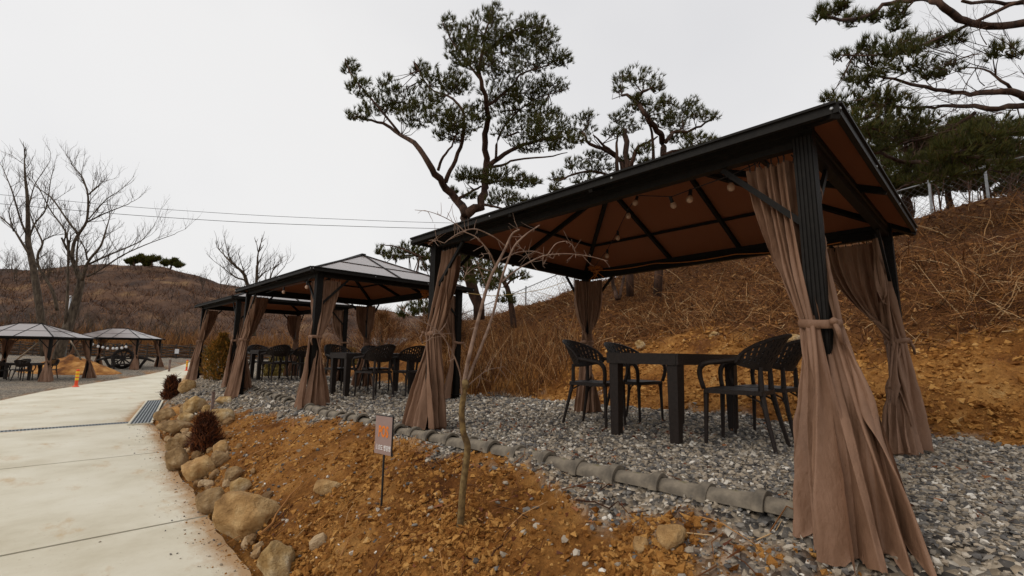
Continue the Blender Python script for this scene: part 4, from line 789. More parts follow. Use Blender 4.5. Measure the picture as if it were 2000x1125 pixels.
# ------------------------------------------------------------------ curtains
def curtain(gz_, corner, label, bots, seed, tie=.98, tops=(.42, .36), lean=0.0, hem=.0, res=(54, 54), pleats=9, flare_amp=.055, wrap=(-.25, .75), pinch=1.6):
    """two gathered panels wrapped round one post and tied; bots = ((p0,p1),(p0,p1)) in gazebo coordinates, z = ground"""
    rg = np.random.default_rng(seed); gm = Matrix.LocRotScale(gz_.location, gz_.rotation_euler, None); gi = gm.inverted()
    px = 0 if corner[0] == 0 else GW; py = 0 if corner[1] == 0 else GL; c = np.array([px, py]); sx = 1 if px == 0 else -1; sy = 1 if py == 0 else -1
    A, B = np.array([0, sy]), np.array([sx, 0]); out = -(A+B)/math.sqrt(2)
    w0 = gm@Vector((px, py, 0)); t = thing('curtain', label, 'curtain', w0, gz_.rotation_euler, 'brown gazebo curtains')
    for k, (dr, ot) in enumerate(((A, B), (B, A))):
        nS, nT = res; s = np.linspace(0, 1, nS)[None, :]; v = np.linspace(0, 1, nT)[:, None]; ph = rg.uniform(0, 6)
        z_top = GH-.035
        b0, b1 = (np.array(q, float) for q in bots[k])
        wv = gm@Vector((*(b0+b1)/2, 0)); zb = float(H(wv.x, wv.y))-w0.z+hem+.0
        tt = .5; up = v < tt; a_ = np.clip(v/tt, 0, 1); b_ = np.clip((v-tt)/(1-tt), 0, 1)
        z = np.where(up, z_top+(tie-z_top)*a_, tie+(zb-tie)*b_)
        off = ot*.045                        # hangs on the inner side of the beam
        top = c[None, None]+dr*(.07+tops[k]*s[..., None])+off
        th0 = math.atan2(dr[1], dr[0]); th1 = math.atan2(out[1], out[0]); dth = (th1-th0+PI) % (2*PI)-PI
        th = th0+dth*(wrap[0]+(wrap[1]-wrap[0])*(1-s)); R_ = .078+.012*np.sin(s*2*PI*pleats*.5+ph)
        tie_p = c[None, None]+np.stack([np.cos(th)*R_, np.sin(th)*R_], -1)
        bot = b0+(b1-b0)*(1-s)[..., None]
        ea = a_**pinch; eb = 1-(1-b_)**1.12
        P = np.where(up[..., None], top*(1-ea[..., None])+tie_p*ea[..., None], tie_p*(1-eb[..., None])+bot*eb[..., None])
        # pleats perpendicular to each row
        dS = np.gradient(P, axis=1); dS /= np.linalg.norm(dS, axis=-1, keepdims=True)+1e-9; nrm = np.stack([-dS[..., 1], dS[..., 0]], -1)
        wob = .25*np.sin(v*5+ph)+.12*np.sin(v*11+2*ph); warp = s+.05*np.sin(s*7+ph)
        f1 = np.sin(2*PI*pleats*warp+ph+wob); f2 = np.sin(2*PI*(pleats*.55)*warp+1.3*ph+wob*1.6)+.35*np.sin(2*PI*pleats*.8*warp+ph)
        sharp = lambda q: np.arcsin(np.clip(q, -1, 1))*.75-.25*np.abs(np.clip(q, -1.2, 1.2))
        amp_u = .026*np.sin(PI*np.clip(a_*.92+.08, 0, 1))**.6+.010; amp_d = .014+flare_amp*eb
        o = np.where(up, amp_u*(.75*sharp(f1)+.4*f2), .006*f1+amp_d*(.8*sharp(f2)*np.clip(eb*2, 0, 1)+.3*f1*(1-eb)))
        cr = fbm((s*5+v*7+seed)*1.0+0*v, v*13-s*9+seed, 7, 3)*.012
        for _ in range(16):
            s0, v0, an, ln_, am, wd_ = rg.random(), rg.random(), rg.normal()*.9, rg.uniform(.08, .3), rg.normal()*.011, rg.uniform(.012, .03)
            ds_, dv_ = s-s0, v-v0; al = ds_*math.sin(an)+dv_*math.cos(an); ac = ds_*math.cos(an)-dv_*math.sin(an); cr = cr+am*np.exp(-np.abs(ac)/wd_)*np.exp(-(al/ln_)**2)
        cr = cr+.006*np.sin((s*9+v*16+ph)*1.0+3*fbm(s*4+0*v, v*5+0*s+seed, 2, 2))*(b_*(1-.4*b_)+.3*a_*(1-a_))
        cr = cr*np.clip(np.abs(v-tt)*4, .1, 1)
        P = P+nrm*(o+cr)[..., None]
        P = P+np.where(up, 0, 1)[..., None]*(out*lean)[None, None]*(eb*(1-eb)*2)[..., None]
        hemz = .03*np.sin(2*PI*2.2*s+ph)*b_**4+.02*fbm(s*6+seed+0*v, 0*s+v*0, 3, 2)*b_**4
        G = np.concatenate([P-c, (z+hemz)[..., None]], -1)
        # keep above ground
        Gw = G[..., :2]+c; wp = np.array(gm.to_3x3())@np.stack([Gw[..., 0], Gw[..., 1], 0*Gw[..., 0]], 0).reshape(3, -1)
        gzv = H(wp[0]+gm.translation.x, wp[1]+gm.translation.y).reshape(G.shape[:2])-w0.z+.012
        G[..., 2] = np.maximum(G[..., 2], gzv)
        a = Acc(); a.grid(G); a.build('curtain_panel', M['cloth'], t, smooth=True)
        h = Acc()
        for q in range(8):
            u = (q+.5)/8; i = int(u*(nS-1)); h.tube(np.array([[*(G[0, i, :2]), GH-.045], [*(G[0, i, :2]+rg.normal(size=2)*.006), GH-.015], [*(G[0, i, :2]+.006), GH+.01]]), .004, 5)
        stuff(h.build('hooks', M['black_metal'], t))
    a = Acc(); n = 30; th = np.arange(n+1)*2*PI/n; rr = .096+.007*np.sin(th*3+seed)+.004*np.sin(th*7)
    zt = tie+.012*np.sin(th+seed); G = np.array([np.stack([(rr+.006*k_)*np.cos(th), (rr+.006*k_)*np.sin(th), zt+dz], 1) for dz, k_ in ((-.024, -.8), (-.014, .4), (0, .6), (.014, .3), (.022, -.8))])
    a.grid(G); kn = out*.112; a.lathe([(.004, -.022), (.020, -.012), (.022, .008), (.006, .02)], 9, (kn[0], kn[1], tie)); a.tube(np.array([[*kn, tie], [*(kn*1.25), tie-.05], [*(kn*1.2+np.array([.02, -.01])), tie-.12]]), [.010, .014, .010], 5); a.build('tie_band', M['cloth'], t, smooth=True)
    return t
def std_bots(corner, sp=.34, out=.12):
    sx = 1 if corner[0] == 0 else -1; sy = 1 if corner[1] == 0 else -1; c = np.array([0 if sx > 0 else GW, 0 if sy > 0 else GL])
    o = np.array([-sx, -sy])*out
    return ((c+np.array([-sx*.10, sy*sp*.55]), c+o), (c+o+np.array([sx*.04, 0]), c+np.array([sx*sp*.55, -sy*.10])))
def gpx(g, x, y):
    p = hit(x, y)[0]; v = Matrix.LocRotScale(g.location, g.rotation_euler, None).inverted()@Vector(p); return np.array([v.x, v.y])
curtain(G1, (0, 0), 'long brown curtain tied to the nearest post, its hem trailing into the foreground', ((gpx(G1, 1562, 1010), gpx(G1, 1650, 1122)), (gpx(G1, 1668, 1126), gpx(G1, 1838, 1108))), 1, tie=.93, tops=(.27, .22), res=(120, 100), pleats=6, flare_amp=.085)
curtain(G1, (0, 1), 'brown curtain at the left front post of the nearest gazebo, behind the sapling', ((gpx(G1, 868, 836), gpx(G1, 835, 842)), (gpx(G1, 828, 842), gpx(G1, 792, 833))), 2, tie=1.0, tops=(.26, .24), res=(80, 70), pleats=6, flare_amp=.045)
curtain(G1, (1, 0), 'brown curtain at the right rear post of the nearest gazebo, hem lying on gravel', ((gpx(G1, 1716, 884), gpx(G1, 1765, 894)), (gpx(G1, 1772, 894), gpx(G1, 1812, 888))), 3, tie=.94, tops=(.46, .16), res=(80, 70), pleats=6, flare_amp=.045, wrap=(-1.0, .35), pinch=2.0)
curtain(G1, (1, 1), 'brown curtain at the left rear post of the nearest gazebo, behind the chairs', std_bots((1, 1), .30, -.16), 4, tie=1.0, tops=(.26, .26), res=(60, 60), pleats=6, flare_amp=.03, wrap=(-1.0, .2), pinch=3.4)
for (gzb, sd, nm) in ((G2, 10, 'second gazebo'), (G3, 20, 'third gazebo')):
    for i, (c, w) in enumerate((((0, 0), 'near front'), ((0, 1), 'far front'), ((1, 0), 'near rear'), ((1, 1), 'far rear'))):
        curtain(gzb, c, f'brown tied curtain at the {w} post of the {nm} in the row', std_bots(c, .5, .22 if c[0] == 0 else -.14), sd+i, tie=1.0, tops=(.30, .30), res=(50, 50), pleats=6, flare_amp=.04, wrap=(-.25, .75) if c[0] == 0 else (-1.0, .2), pinch=1.7 if c[0] == 0 else 3.2)
for (gzb, sd, nm) in ((G4, 30, 'gazebo at the left picture edge'), (G5, 40, 'farthest gazebo across the lane')):
    for i, (c, w) in enumerate((((0, 0), 'nearest'), ((1, 0), 'right'), ((0, 1), 'left'), ((1, 1), 'rear'))):
        if gzb is G4 and c == (0, 1): continue
        curtain(gzb, c, f'brown tied curtain at the {w} post of the {nm}', std_bots(c, .5, .3), sd+i, tie=.95, tops=(.3, .3), res=(30, 30), pleats=6, flare_amp=.05)

# ------------------------------------------------------------------ tables and chairs
def table(label, loc, rz=0):
    t = thing('table', label, 'table', loc, (0, 0, rz), 'dark rattan tables'); w, l, h = 1.52, .76, .82
    a = Acc(); a.box((0, 0, h-.012), (w, l, .024)); a.build('table_top', M['rattan'], t)
    a = Acc()
    for y in (-1, 1): a.box((0, y*(l/2-.012), h-.064), (w-.006, .022, .08))
    for x in (-1, 1): a.box((x*(w/2-.012), 0, h-.064), (.022, l-.05, .08))
    a.build('apron', M['rattan'], t)
    for x in (-1, 1):
        for y in (-1, 1):
            a = Acc(); a.lathe([(.046, -.03), (.052, .3), (.058, h-.03)], 4, (0, 0, 0), np.array([[.7071*1.25, -.7071*1.25, 0], [.7071*1.25, .7071*1.25, 0], [0, 0, 1]]))
            a.build('leg', M['rattan'], t, loc=(x*(w/2-.07), y*(l/2-.07), 0))
    return t
def make_chair():
    t = thing('chair', '-', 'chair', group='dark rattan armchairs')
    # seat: slightly dished slab
    a = Acc(); n = 9; g = np.linspace(-1, 1, n); U, V_ = np.meshgrid(g, g, indexing='ij'); wid = .235+.015*V_; x = U*wid*(1-.06*np.abs(V_)**6); y = V_*.225*(1-.05*np.abs(U)**6)
    z = .44-.014*(1-U**2)*(1-V_**2)+.01*V_*0; T = np.stack([x, y, z], -1); Bt = T.copy(); Bt[..., 2] = .405
    a.grid(T); a.grid(Bt[::-1]); ring = lambda A: np.concatenate([A[:, 0], A[-1, 1:], A[-2::-1, -1], A[0, -2:0:-1]]); r0, r1 = ring(T), ring(Bt); m_ = len(r0); j = np.arange(m_); j2 = (j+1) % m_
    a.add(np.concatenate([r0, r1]), np.stack([j, j2, j2+m_, j+m_], 1)); a.build('seat', M['rattan'], t)
    # woven fan back
    bm = bmesh.new(); nu, nv = 57, 15; vs_ = {}
    def sp(u, v):
        th = u*1.28; zb = .585+.05*u*u; zt = .655+.215*max(0, 1-u*u)**.62; z = zb+(zt-zb)*v
        rx = .275+.02*v; ry = .25; lean = .17*((z-.585)/.28)
        return Vector((rx*math.sin(th), .03-ry*math.cos(th)-lean*math.cos(th)**1.0, z))
    for i in range(nu+1):
        for j in range(nv+1): vs_[i, j] = bm.verts.new(sp(-1+2*i/nu, j/nv))
    for i in range(nu):
        for j in range(nv):
            if 3 <= i < nu-3 and 3 <= j < nv-1 and i % 3 == 1 and (j+(i//3) % 2) % 3 != 1: continue
            bm.faces.new((vs_[i, j], vs_[i+1, j], vs_[i+1, j+1], vs_[i, j+1]))
    bmesh.ops.remove_doubles(bm, verts=bm.verts, dist=.0005); bmesh.ops.solidify(bm, geom=bm.faces[:], thickness=.012)
    me = bpy.data.meshes.new('backrest'); bm.to_mesh(me); bm.free(); bk = put('backrest', me, M['rattan'], t)
    a = Acc(); a.tube(np.array([sp(-1+2*k/30, 1.0)[:] for k in range(31)]), .012, 6); a.build('rim', M['rattan'], bk)
    for s in (-1, 1):
        a = Acc(); a.tube([(s*.205, .205, .42), (s*.208, .212, .2), (s*.212, .22, -.03)], [.022, .017, .014], 6); a.tube([(s*.17, .205, .40), (s*.197, .207, .36), (s*.206, .21, .30)], .008, 5); a.build('leg', M['rattan'], t)
        a = Acc(); a.tube([(s*.15, -.20, .62), (s*.155, -.20, .44), (s*.185, -.235, .25), (s*.215, -.30, -.03)], [.017, .022, .018, .014], 6); a.tube([(s*.19, -.10, .405), (s*.185, -.19, .36), (s*.185, -.225, .29)], .008, 5); a.build('leg', M['rattan'], t)
        q = sp(s*.93, .6); a = Acc(); P = np.array([q[:], (s*.285, .10, .655), (s*.282, .19, .645), (s*.27, .232, .60), (s*.255, .235, .53), (s*.232, .215, .44)])
        u = np.arange(6); uu = np.linspace(0, 5, 22); Q = np.stack([np.interp(uu, u, P[:, k]) for k in range(3)], 1)
        for _ in range(3): Q[1:-1] = (Q[:-2]+2*Q[1:-1]+Q[2:])/4
        a.tube(Q, np.interp(uu, [0, 2, 5], [.018, .023, .019]), 8); a.build('armrest', M['rattan'], t, smooth=True)
    return t
chair0 = make_chair(); chair0.scale = (1.1, 1.1, 1.12); _first = [True]
def chair(label, X, Y, rz, z=None):
    z = float(H(X, Y)) if z is None else z; loc = (X, Y, z+.005)
    if _first[0]:
        _first[0] = False; chair0.location = loc; chair0.rotation_euler = (0, 0, rz); chair0['label'] = label; return chair0
    return dup(chair0, loc, (0, 0, rz), label)
table('dark rattan table under the nearest gazebo', (4.84, 2.44, float(H(4.84, 2.44))), .02)
chair('dark woven armchair left of the near table, closer to the camera', 4.68, 3.36, PI+.12)
chair('dark woven armchair left of the near table, farther towards the bank', 5.45, 3.32, PI-.1)
chair('dark woven armchair right of the near table, its back to the near curtain', 4.58, 1.70, .08)
chair('dark woven armchair right of the near table, half hidden by the near curtain', 5.36, 1.72, -.06)
table('dark rattan table under the second gazebo', (4.80, 8.95, float(H(4.8, 8.95))), -.02)
chair('dark armchair at the second table, back to the camera, left one', 4.42, 8.20, .15)
chair('dark armchair at the second table, back to the camera, right one', 5.20, 8.22, -.1)
chair('dark armchair on the far side of the second table, left one', 4.45, 9.72, PI+.1)
chair('dark armchair on the far side of the second table, right one', 5.25, 9.70, PI-.15)
table('dark rattan table under the third gazebo', (4.95, 14.7, float(H(4.95, 14.7))), 0)
chair('dark armchair at the third table, back to the camera, left one', 4.55, 13.98, .12)
chair('dark armchair at the third table, back to the camera, right one', 5.3, 13.98, -.1)
chair('dark armchair on the far side of the third table, left one', 4.55, 15.45, PI)
chair('dark armchair on the far side of the third table, right one', 5.3, 15.45, PI+.1)
g4 = lambda u, v: (np.array([.10, 30.3])+u*np.array([math.cos(ANG), math.sin(ANG)])+v*np.array([-math.sin(ANG), math.cos(ANG)]))
p = g4(1.3, 2.0); table('dark rattan table under the gazebo at the left picture edge', (*p, zz), ANG+PI/2)
for u, v, r, lb in ((.75, 1.4, 0, 'dark armchair under the left edge gazebo, nearest its front post'), (.75, 2.4, 0, 'dark armchair at the left picture edge, under the gazebo there'), (2.0, 1.2, PI, 'dark armchair under the left edge gazebo, behind the tied curtain'), (2.0, 2.4, PI, 'dark armchair under the left edge gazebo, on the far side of the table')):
    p = g4(u, v); chair(lb, *p, ANG-PI/2+r+PI*.0, zz)

# ------------------------------------------------------------------ string lights, cables
def string_light(label, P, bulbs, m, r=.028, sag=.0):
    P = np.array(P); t = thing('string_light', label, 'string lights', P[0], group='string lights'); b0 = P[0]
    u = np.arange(len(P)); uu = np.linspace(0, len(P)-1, len(P)*8); Q = np.stack([np.interp(uu, u, P[:, k]) for k in range(3)], 1); fr = uu % 1; Q[:, 2] -= sag*4*fr*(1-fr)
    a = Acc(); a.tube(Q-b0, .0045 if sag < .3 else .014, 5); a.build('cable', M['wire'] if m is M['bulb'] else M['cord'], t)
    for q, tilt in bulbs:
        q = np.array(q); j = 0 if m is M['bulb_white'] else np.argmin(((Q-q)**2).sum(1)); Q = Q if m is M['bulb'] else np.array([q]); R = np.array(Matrix.Rotation(tilt, 3, 'Y'))
        k = r/.028; a = Acc(); a.lathe([(.013*k, 0), (.016*k, -.01*k), (.015*k, -.045*k), (.018*k, -.05*k), (.018*k, -.058*k)], 10, Q[j]-b0, R); s_ = a.build('socket', M['black_metal'], t)
        a = Acc(); a.lathe([(.012*k, -.056*k), (.020*k, -.068*k), (.0275*k, -.082*k), (.028*k, -.096*k), (.024*k, -.110*k), (.014*k, -.120*k), (.003*k, -.1235*k)], 14, Q[j]-b0, R); a.build('bulb', m, t, smooth=True)
    return t
pts = [(1160, 522, 6.6), (1186, 488, 6.4), (1206, 452, 5.9), (1227, 408, 5.3), (1246, 382, 4.9), (1312, 384, 4.3), (1350, 370, 3.9), (1428, 342, 3.5), (1480, 318, 3.2)]
string_light('black string of round bulbs sagging under the nearest gazebo roof', [at(*q) for q in pts], [(at(1186, 488, 6.4), .1), (at(1206, 452, 5.9), 0), (at(1227, 408, 5.3), .1), (at(1246, 382, 4.9), .5), (at(1306, 384, 4.35), -.7), (at(1350, 372, 3.9), .25), (at(1428, 342, 3.5), 0)], M['bulb'])
string_light('short string of round bulbs under the second gazebo eave', [at(606, 542, 7.3), at(600, 550, 7.6), at(556, 560, 8.4), at(520, 572, 9.3)], [(at(600, 550, 7.6), 0), (at(556, 560, 8.4), 0)], M['bulb'])
pb = [at(172, 662, 29), at(200, 671, 30), at(230, 674, 30.5), at(262, 667, 30)]
string_light('yellow cord with white bulbs slung in front of the farthest gazebo', pb, [(at(x, y-3, 30), 0) for x, y in ((182, 668), (193, 672), (202, 674), (211, 676), (222, 676), (229, 676), (239, 675), (247, 673))], M['bulb_white'], r=.075, sag=.31*0)
# orange cable along the rear beam and the coil
a = Acc(); tl = np.linspace(0, 1, 60); P = np.stack([5.715+0*tl, 4.2+(1.05-4.2)*tl, 1.985-.03*np.abs(np.sin(tl*PI*3))-.06*tl], 1); b0 = P[0].copy()
a.tube(P-b0, .006, 5); tag(a.build('orange_cable', M['rope'], loc=b0), 'orange cable draped along the rear beam of the nearest gazebo', 'cable')
rg = np.random.default_rng(31)
def coil(label, c, R1, R2, n, seed):
    rg = np.random.default_rng(seed); a = Acc()
    for k in range(n):
        th = np.linspace(0, 2*PI, 40); o = rg.normal(size=3)*.018; w = R1*rg.uniform(.75, 1.1); h = R2*rg.uniform(.6, 1.1); tlt = rg.normal()*.25
        P = np.stack([.03*np.sin(th*2+k), -w*np.cos(th), h*np.sin(th)+w*np.cos(th)*tlt*.3], 1)+o; a.tube(P, .0065, 5)
    for k in range(4): P = np.array([[0, 0, 0], [.02, rg.normal()*.05, -.05], [.01, rg.normal()*.14, -.10-rg.random()*.05]]); a.tube(P, .0065, 5)
    return tag(a.build('cable_coil', M['rope'], loc=c), label, 'cable', 'orange cable coils')
coil('bundled orange cable hanging on the rear beam beside the right rear curtain', at(1682, 455, 4.95), .145, .055, 12, 1)
coil('small knot of orange cable above the left rear curtain of the nearest gazebo', at(1163, 527, 7.0), .09, .035, 6, 2)
coil('small knot of orange cable under the rear eave of the second gazebo', at(829, 572, 9.6), .09, .045, 6, 3)
a = Acc(); P = np.array([at(905, 572, 9.2), at(960, 578, 11), at(1010, 574, 12.5), at(1060, 565, 13.5), at(1112, 548, 15)]); a.tube(P-P[0], .008, 4); tag(a.build('guy_rope', M['cord'], loc=P[0]), 'thin yellow rope stretched from the second gazebo to the wire fence', 'rope')

# ------------------------------------------------------------------ POS sign
def text_mesh(body, size, m, name, parent, mw, bold=0):
    cu = bpy.data.curves.new(name, 'FONT'); cu.body = body; cu.size = size; cu.extrude = .0008; cu.align_x = 'CENTER'; cu.align_y = 'CENTER'; cu.offset = bold
    o = bpy.data.objects.new(name, cu); COL.objects.link(o); dg = bpy.context.evaluated_depsgraph_get(); me = bpy.data.meshes.new_from_object(o.evaluated_get(dg)); bpy.data.objects.remove(o); bpy.data.curves.remove(cu)
    q = put(name, me, m, parent); q.matrix_local = mw; return q
P, d = hit(753, 968); dd = d*.985
cn = [at(732, 811, dd*1.03), at(768, 817, dd*.97), at(768, 891, dd*.97), at(732, 881, dd*1.03)]
sg = thing('sign', 'small brown POS sign with orange letters on a thin post in the dirt', 'sign', P); ctr = sum(cn)/4; wd = 36*dd/F*1.10; hg = 72*dd/F
# plate faces the lane, turned a little towards the left
face = -_f.copy(); face[2] = 0; face /= np.linalg.norm(face); ca_, sa_ = math.cos(.62), math.sin(.62); face = np.array([face[0]*ca_-face[1]*sa_*-1, face[0]*-sa_+face[1]*ca_, 0]); 
rx_ = np.cross((0, 0, 1), face); wd = wd/abs(rx_@_r0)
MW = Matrix(((rx_[0], 0, face[0], ctr[0]-P[0]), (rx_[1], 0, face[1], ctr[1]-P[1]), (0, 1, 0, ctr[2]-P[2]), (0, 0, 0, 1)))
a = Acc(); a.box((0, 0, 0), (wd, hg, .008)); o = a.build('plate', M['sign'], sg); o.matrix_local = MW
a = Acc(); a.box((wd/2+.003, 0, -.001), (.005, hg+.004, .012)); a.box((0, hg/2+.003, -.001), (wd, .005, .012)); o = a.build('edge_strip', M['black_metal'], sg); o.matrix_local = MW
T = lambda x, y: MW@Matrix.Translation((x*wd, y*hg, .0052))
text_mesh('POS', .068*wd/.15, M['orange_print'], 'lettering', sg, T(0, .08)@Matrix.Diagonal((.74, 1.3, 1, 1)), .0028)
text_mesh('오도 명장명', .026*wd/.15, M['white_print'], 'small_lettering', sg, T(.10, -.34)@Matrix.Diagonal((.9, 1.35, 1, 1)), .0004)
a = Acc(); u_ = .045*wd/.15
for dy, ww in ((.0, 1), (-.16, .9), (.22, .8), (-.34, 1)): a.box((0, dy*u_, 0), (.32*u_*ww, .05*u_, .001))
o = a.build('emblem', M['white_print'], sg); o.matrix_local = T(-.36, -.31)
a = Acc(); top = ctr[2]-hg/2+.1-P[2]; a.box((ctr[0]-P[0]-face[0]*.012, ctr[1]-P[1]-face[1]*.012, top/2-.05), (.012, .012, top+.1)); a.build('post', M['black_metal'], sg)

# ------------------------------------------------------------------ sapling
P, ds = hit(897, 1043); sp_ = thing('sapling', 'young leafless sapling with arching branches on the dirt bank', 'sapling', P)
def spath(pts, r0, r1, acc, n=8, dj=.1, seed=0):
    Q = np.array([at(x, y, ds+dd_) for x, y, dd_ in pts])-P; u = np.arange(len(Q)); uu = np.linspace(0, len(Q)-1, len(Q)*4); Q = np.stack([np.interp(uu, u, Q[:, k]) for k in range(3)], 1)
    for _ in range(2): Q[1:-1] = (Q[:-2]+2*Q[1:-1]+Q[2:])/4
    acc.tube(Q, np.linspace(r0, r1, len(Q)), n); return Q
a = Acc()
spath([(893, 1060, 0), (900, 1020, 0), (903, 960, .02), (912, 890, .03), (914, 868, .03), (904, 845, .03), (901, 800, .03), (907, 765, .03), (905, 745, .04)], .024, .018, a); a.lathe([(.012, -.04), (.028, -.015), (.027, .015), (.012, .04)], 10, at(908, 752, ds+.04)-P)
a.build('trunk', M['bark_sapling'], sp_, smooth=True)
BR = [([(905, 755, .04), (915, 700, .06), (935, 620, .1), (955, 545, .12), (985, 490, .15), (1000, 455, .15), (1015, 448, .15)], .026, .008),
      ([(909, 752, .04), (935, 690, .1), (962, 620, .16), (980, 540, .2), (1003, 480, .22), (1030, 455, .22), (1054, 440, .22)], .019, .007),
      ([(975, 555, .2), (1010, 525, .3), (1060, 498, .4), (1110, 495, .45), (1150, 500, .5), (1188, 510, .5)], .011, .004),
      ([(1070, 497, .4), (1085, 475, .42), (1105, 470, .45), (1120, 480, .45), (1125, 496, .45)], .007, .003),
      ([(968, 520, .15), (955, 490, .0), (930, 462, -.05), (905, 452, -.1)], .009, .004),
      ([(992, 485, .2), (965, 462, .1), (930, 446, .0), (905, 450, -.05), (880, 465, -.1), (868, 475, -.1)], .009, .003),
      ([(905, 450, -.05), (895, 440, -.05), (870, 425, -.1), (840, 413, -.15), (810, 410, -.2)], .006, .002),
      ([(868, 475, -.1), (850, 468, -.12), (836, 478, -.12)], .004, .002),
      ([(902, 775, .03), (900, 730, -.05), (885, 690, -.12), (865, 655, -.2), (840, 635, -.25), (800, 617, -.3), (775, 595, -.35)], .010, .003),
      ([(980, 508, .2), (1010, 492, .25), (1045, 490, .3), (1080, 505, .3)], .008, .003), ([(1006, 478, .22), (1025, 490, .25), (1035, 505, .25)], .006, .002),
      ([(960, 530, .15), (930, 520, .1), (905, 540, .05), (912, 560, .05)], .005, .002), ([(1060, 498, .4), (1061, 520, .4)], .004, .002), ([(950, 560, .12), (930, 510, .05), (945, 500, .0)], .005, .002),
      ([(912, 755, .05), (950, 722, .15), (985, 716, .2)], .006, .002), ([(870, 655, -.2), (850, 650, -.25), (838, 665, -.25)], .004, .0015)]
rg = np.random.default_rng(77); c_ = Acc()
for i, (pts, r0, r1) in enumerate(BR):
    a = Acc(); Q = spath(pts, r0*.58, r1*.7, a, 7); a.build('branch', M['twig_pale'], sp_, smooth=True)
    for k in range(9):
        j = rg.integers(len(Q)//4, len(Q)); twig(c_, Q[j], rg.normal(size=3)+np.array([0, 0, .2]), rg.uniform(.02, .14), .0022, 0, rg, 0, .5, (0, 1), 3)
stuff(c_.build('twigs', M['twig_pale'], sp_))

# ------------------------------------------------------------------ shrubs
def shrub(name, label, px, py, w, h, m, n, seed, leaf=.05, lw=.02, cone=1.0, cat='shrub', depth=None):
    rg = np.random.default_rng(seed)
    if depth: P = at(px, py, depth); d = depth; P[2] = float(H(P[0], P[1])) if depth < 25 else P[2]
    else: P, d = hit(px, py)
    hh, ww = h*d/F, w*d/F; t = thing(name, label, cat, P); u = rg.random(n)**.85; az = rg.uniform(0, 2*PI, n); rad = ww/2*np.sqrt(np.clip(1-np.abs(2*u-.75)**1.6 if cone < 1 else (1-u**1.6)*np.clip(u*4+.35, 0, 1), .02, 1))*rg.uniform(.35, 1.1, n)*(1+.3*np.sin(az*3+u*5))
    T = np.stack([rad*np.cos(az), rad*np.sin(az), u*hh], 1); D = np.stack([np.cos(az)*.5, np.sin(az)*.5, 0*az+1], 1)+rg.normal(size=(n, 3))*.35
    a = Acc(); a.add(*ribbons(T, D, rg.uniform(.5, 1.2, n)*leaf, rg.uniform(.6, 1.2, n)*lw, rg.uniform(.0, .5, n), rg)); a.build('foliage', m, t)
    b = Acc(); b.tube([(0, 0, -.05), (0, 0, hh*.5), (.01, 0, hh*.85)], [.03*ww/.5, .02*ww/.5, .006], 6)
    for k in range(18): z = rg.uniform(.08, .8)*hh; a_ = rg.uniform(0, 2*PI); l = ww*.4*(1-z/hh); b.tube([(0, 0, z), (math.cos(a_)*l, math.sin(a_)*l, z+l*.6)], [.008, .003], 4)
    b.build('stem', M['bark_grey'], t); return t
shrub('conifer_shrub', 'rusty green bushy conifer in front of the third gazebo', 428, 742, 62, 88, M['thuja'], 5200, 1, .10, .035, .8)
shrub('dead_shrub', 'dead brown upright conifer beside the gutter grate, the farther of two', 331, 782, 24, 42, M['dead_shrub'], 2200, 2, .12, .03, 1)
shrub('dead_shrub', 'dead brown conifer among the boulders, the nearer of two', 397, 882, 48, 68, M['dead_shrub'], 3000, 3, .10, .018, 1)
shrub('yellow_bush', 'olive yellow bush seen through the second gazebo, behind the third', 565, 668, 90, 72, M['bush_green'], 4500, 4, .2, .06, .8, 'bush', 20)
shrub('yellow_bush', 'olive bush behind the rear left curtain of the third gazebo', 690, 640, 60, 52, M['bush_green'], 2500, 5, .2, .05, .8, 'bush', 21)

shrub('brown_bush', 'rust brown leafless bush behind the rear of the second gazebo', 745, 655, 110, 92, M['brush'], 6000, 6, .35, .012, .8, 'bush', 17)
shrub('brown_bush', 'tall rust brown bush between the second gazebo and the near sapling', 860, 660, 90, 96, M['brush'], 6000, 7, .35, .012, .8, 'bush', 15)
shrub('brown_bush', 'rust brown bush behind the third gazebo, left of the olive ones', 640, 650, 90, 70, M['brush'], 4000, 8, .4, .016, .8, 'bush', 22)
# ------------------------------------------------------------------ stakes, delineators, poles, mound, bench set
def stake(name, label, px, pyb, pyt, w, m, cap=None):
    P, d = hit(px, pyb); h = (pyb-pyt)*d/F; t = thing(name, label, 'stake', P); a = Acc(); a.poly_extrude([(-w, -w), (w, -w), (w, -w*.4), (-w*.4, -w*.4), (-w*.4, w), (-w, w)], (0, 0, -.1), (0, 0, h), ((1, 0, 0), (0, 1, 0))); a.build('angle_iron', m, t)
    a = Acc(); a.box((-w*.4, -w*.4, h+.006), (w*2.4, w*2.4, .012)); a.build('cap', m, t); return t
M['rust'] = mat('rusty_iron', [(0, (.10, .055, .035)), (.6, (.20, .14, .12)), (1, (.30, .26, .25))], 14, .8, .3, 60)
stake('metal_stake', 'short black post standing beside the brown rock near the lane', 349, 766, 741, .03, M['black_metal'])
stake('metal_stake', 'thin rusty angle iron stake standing in the rock pile', 411, 830, 768, .022, M['rust'])
stake('metal_stake', 'thin reddish stake in the far gravel, left of the far marker post', 330, 726, 703, .05, M['rust'])
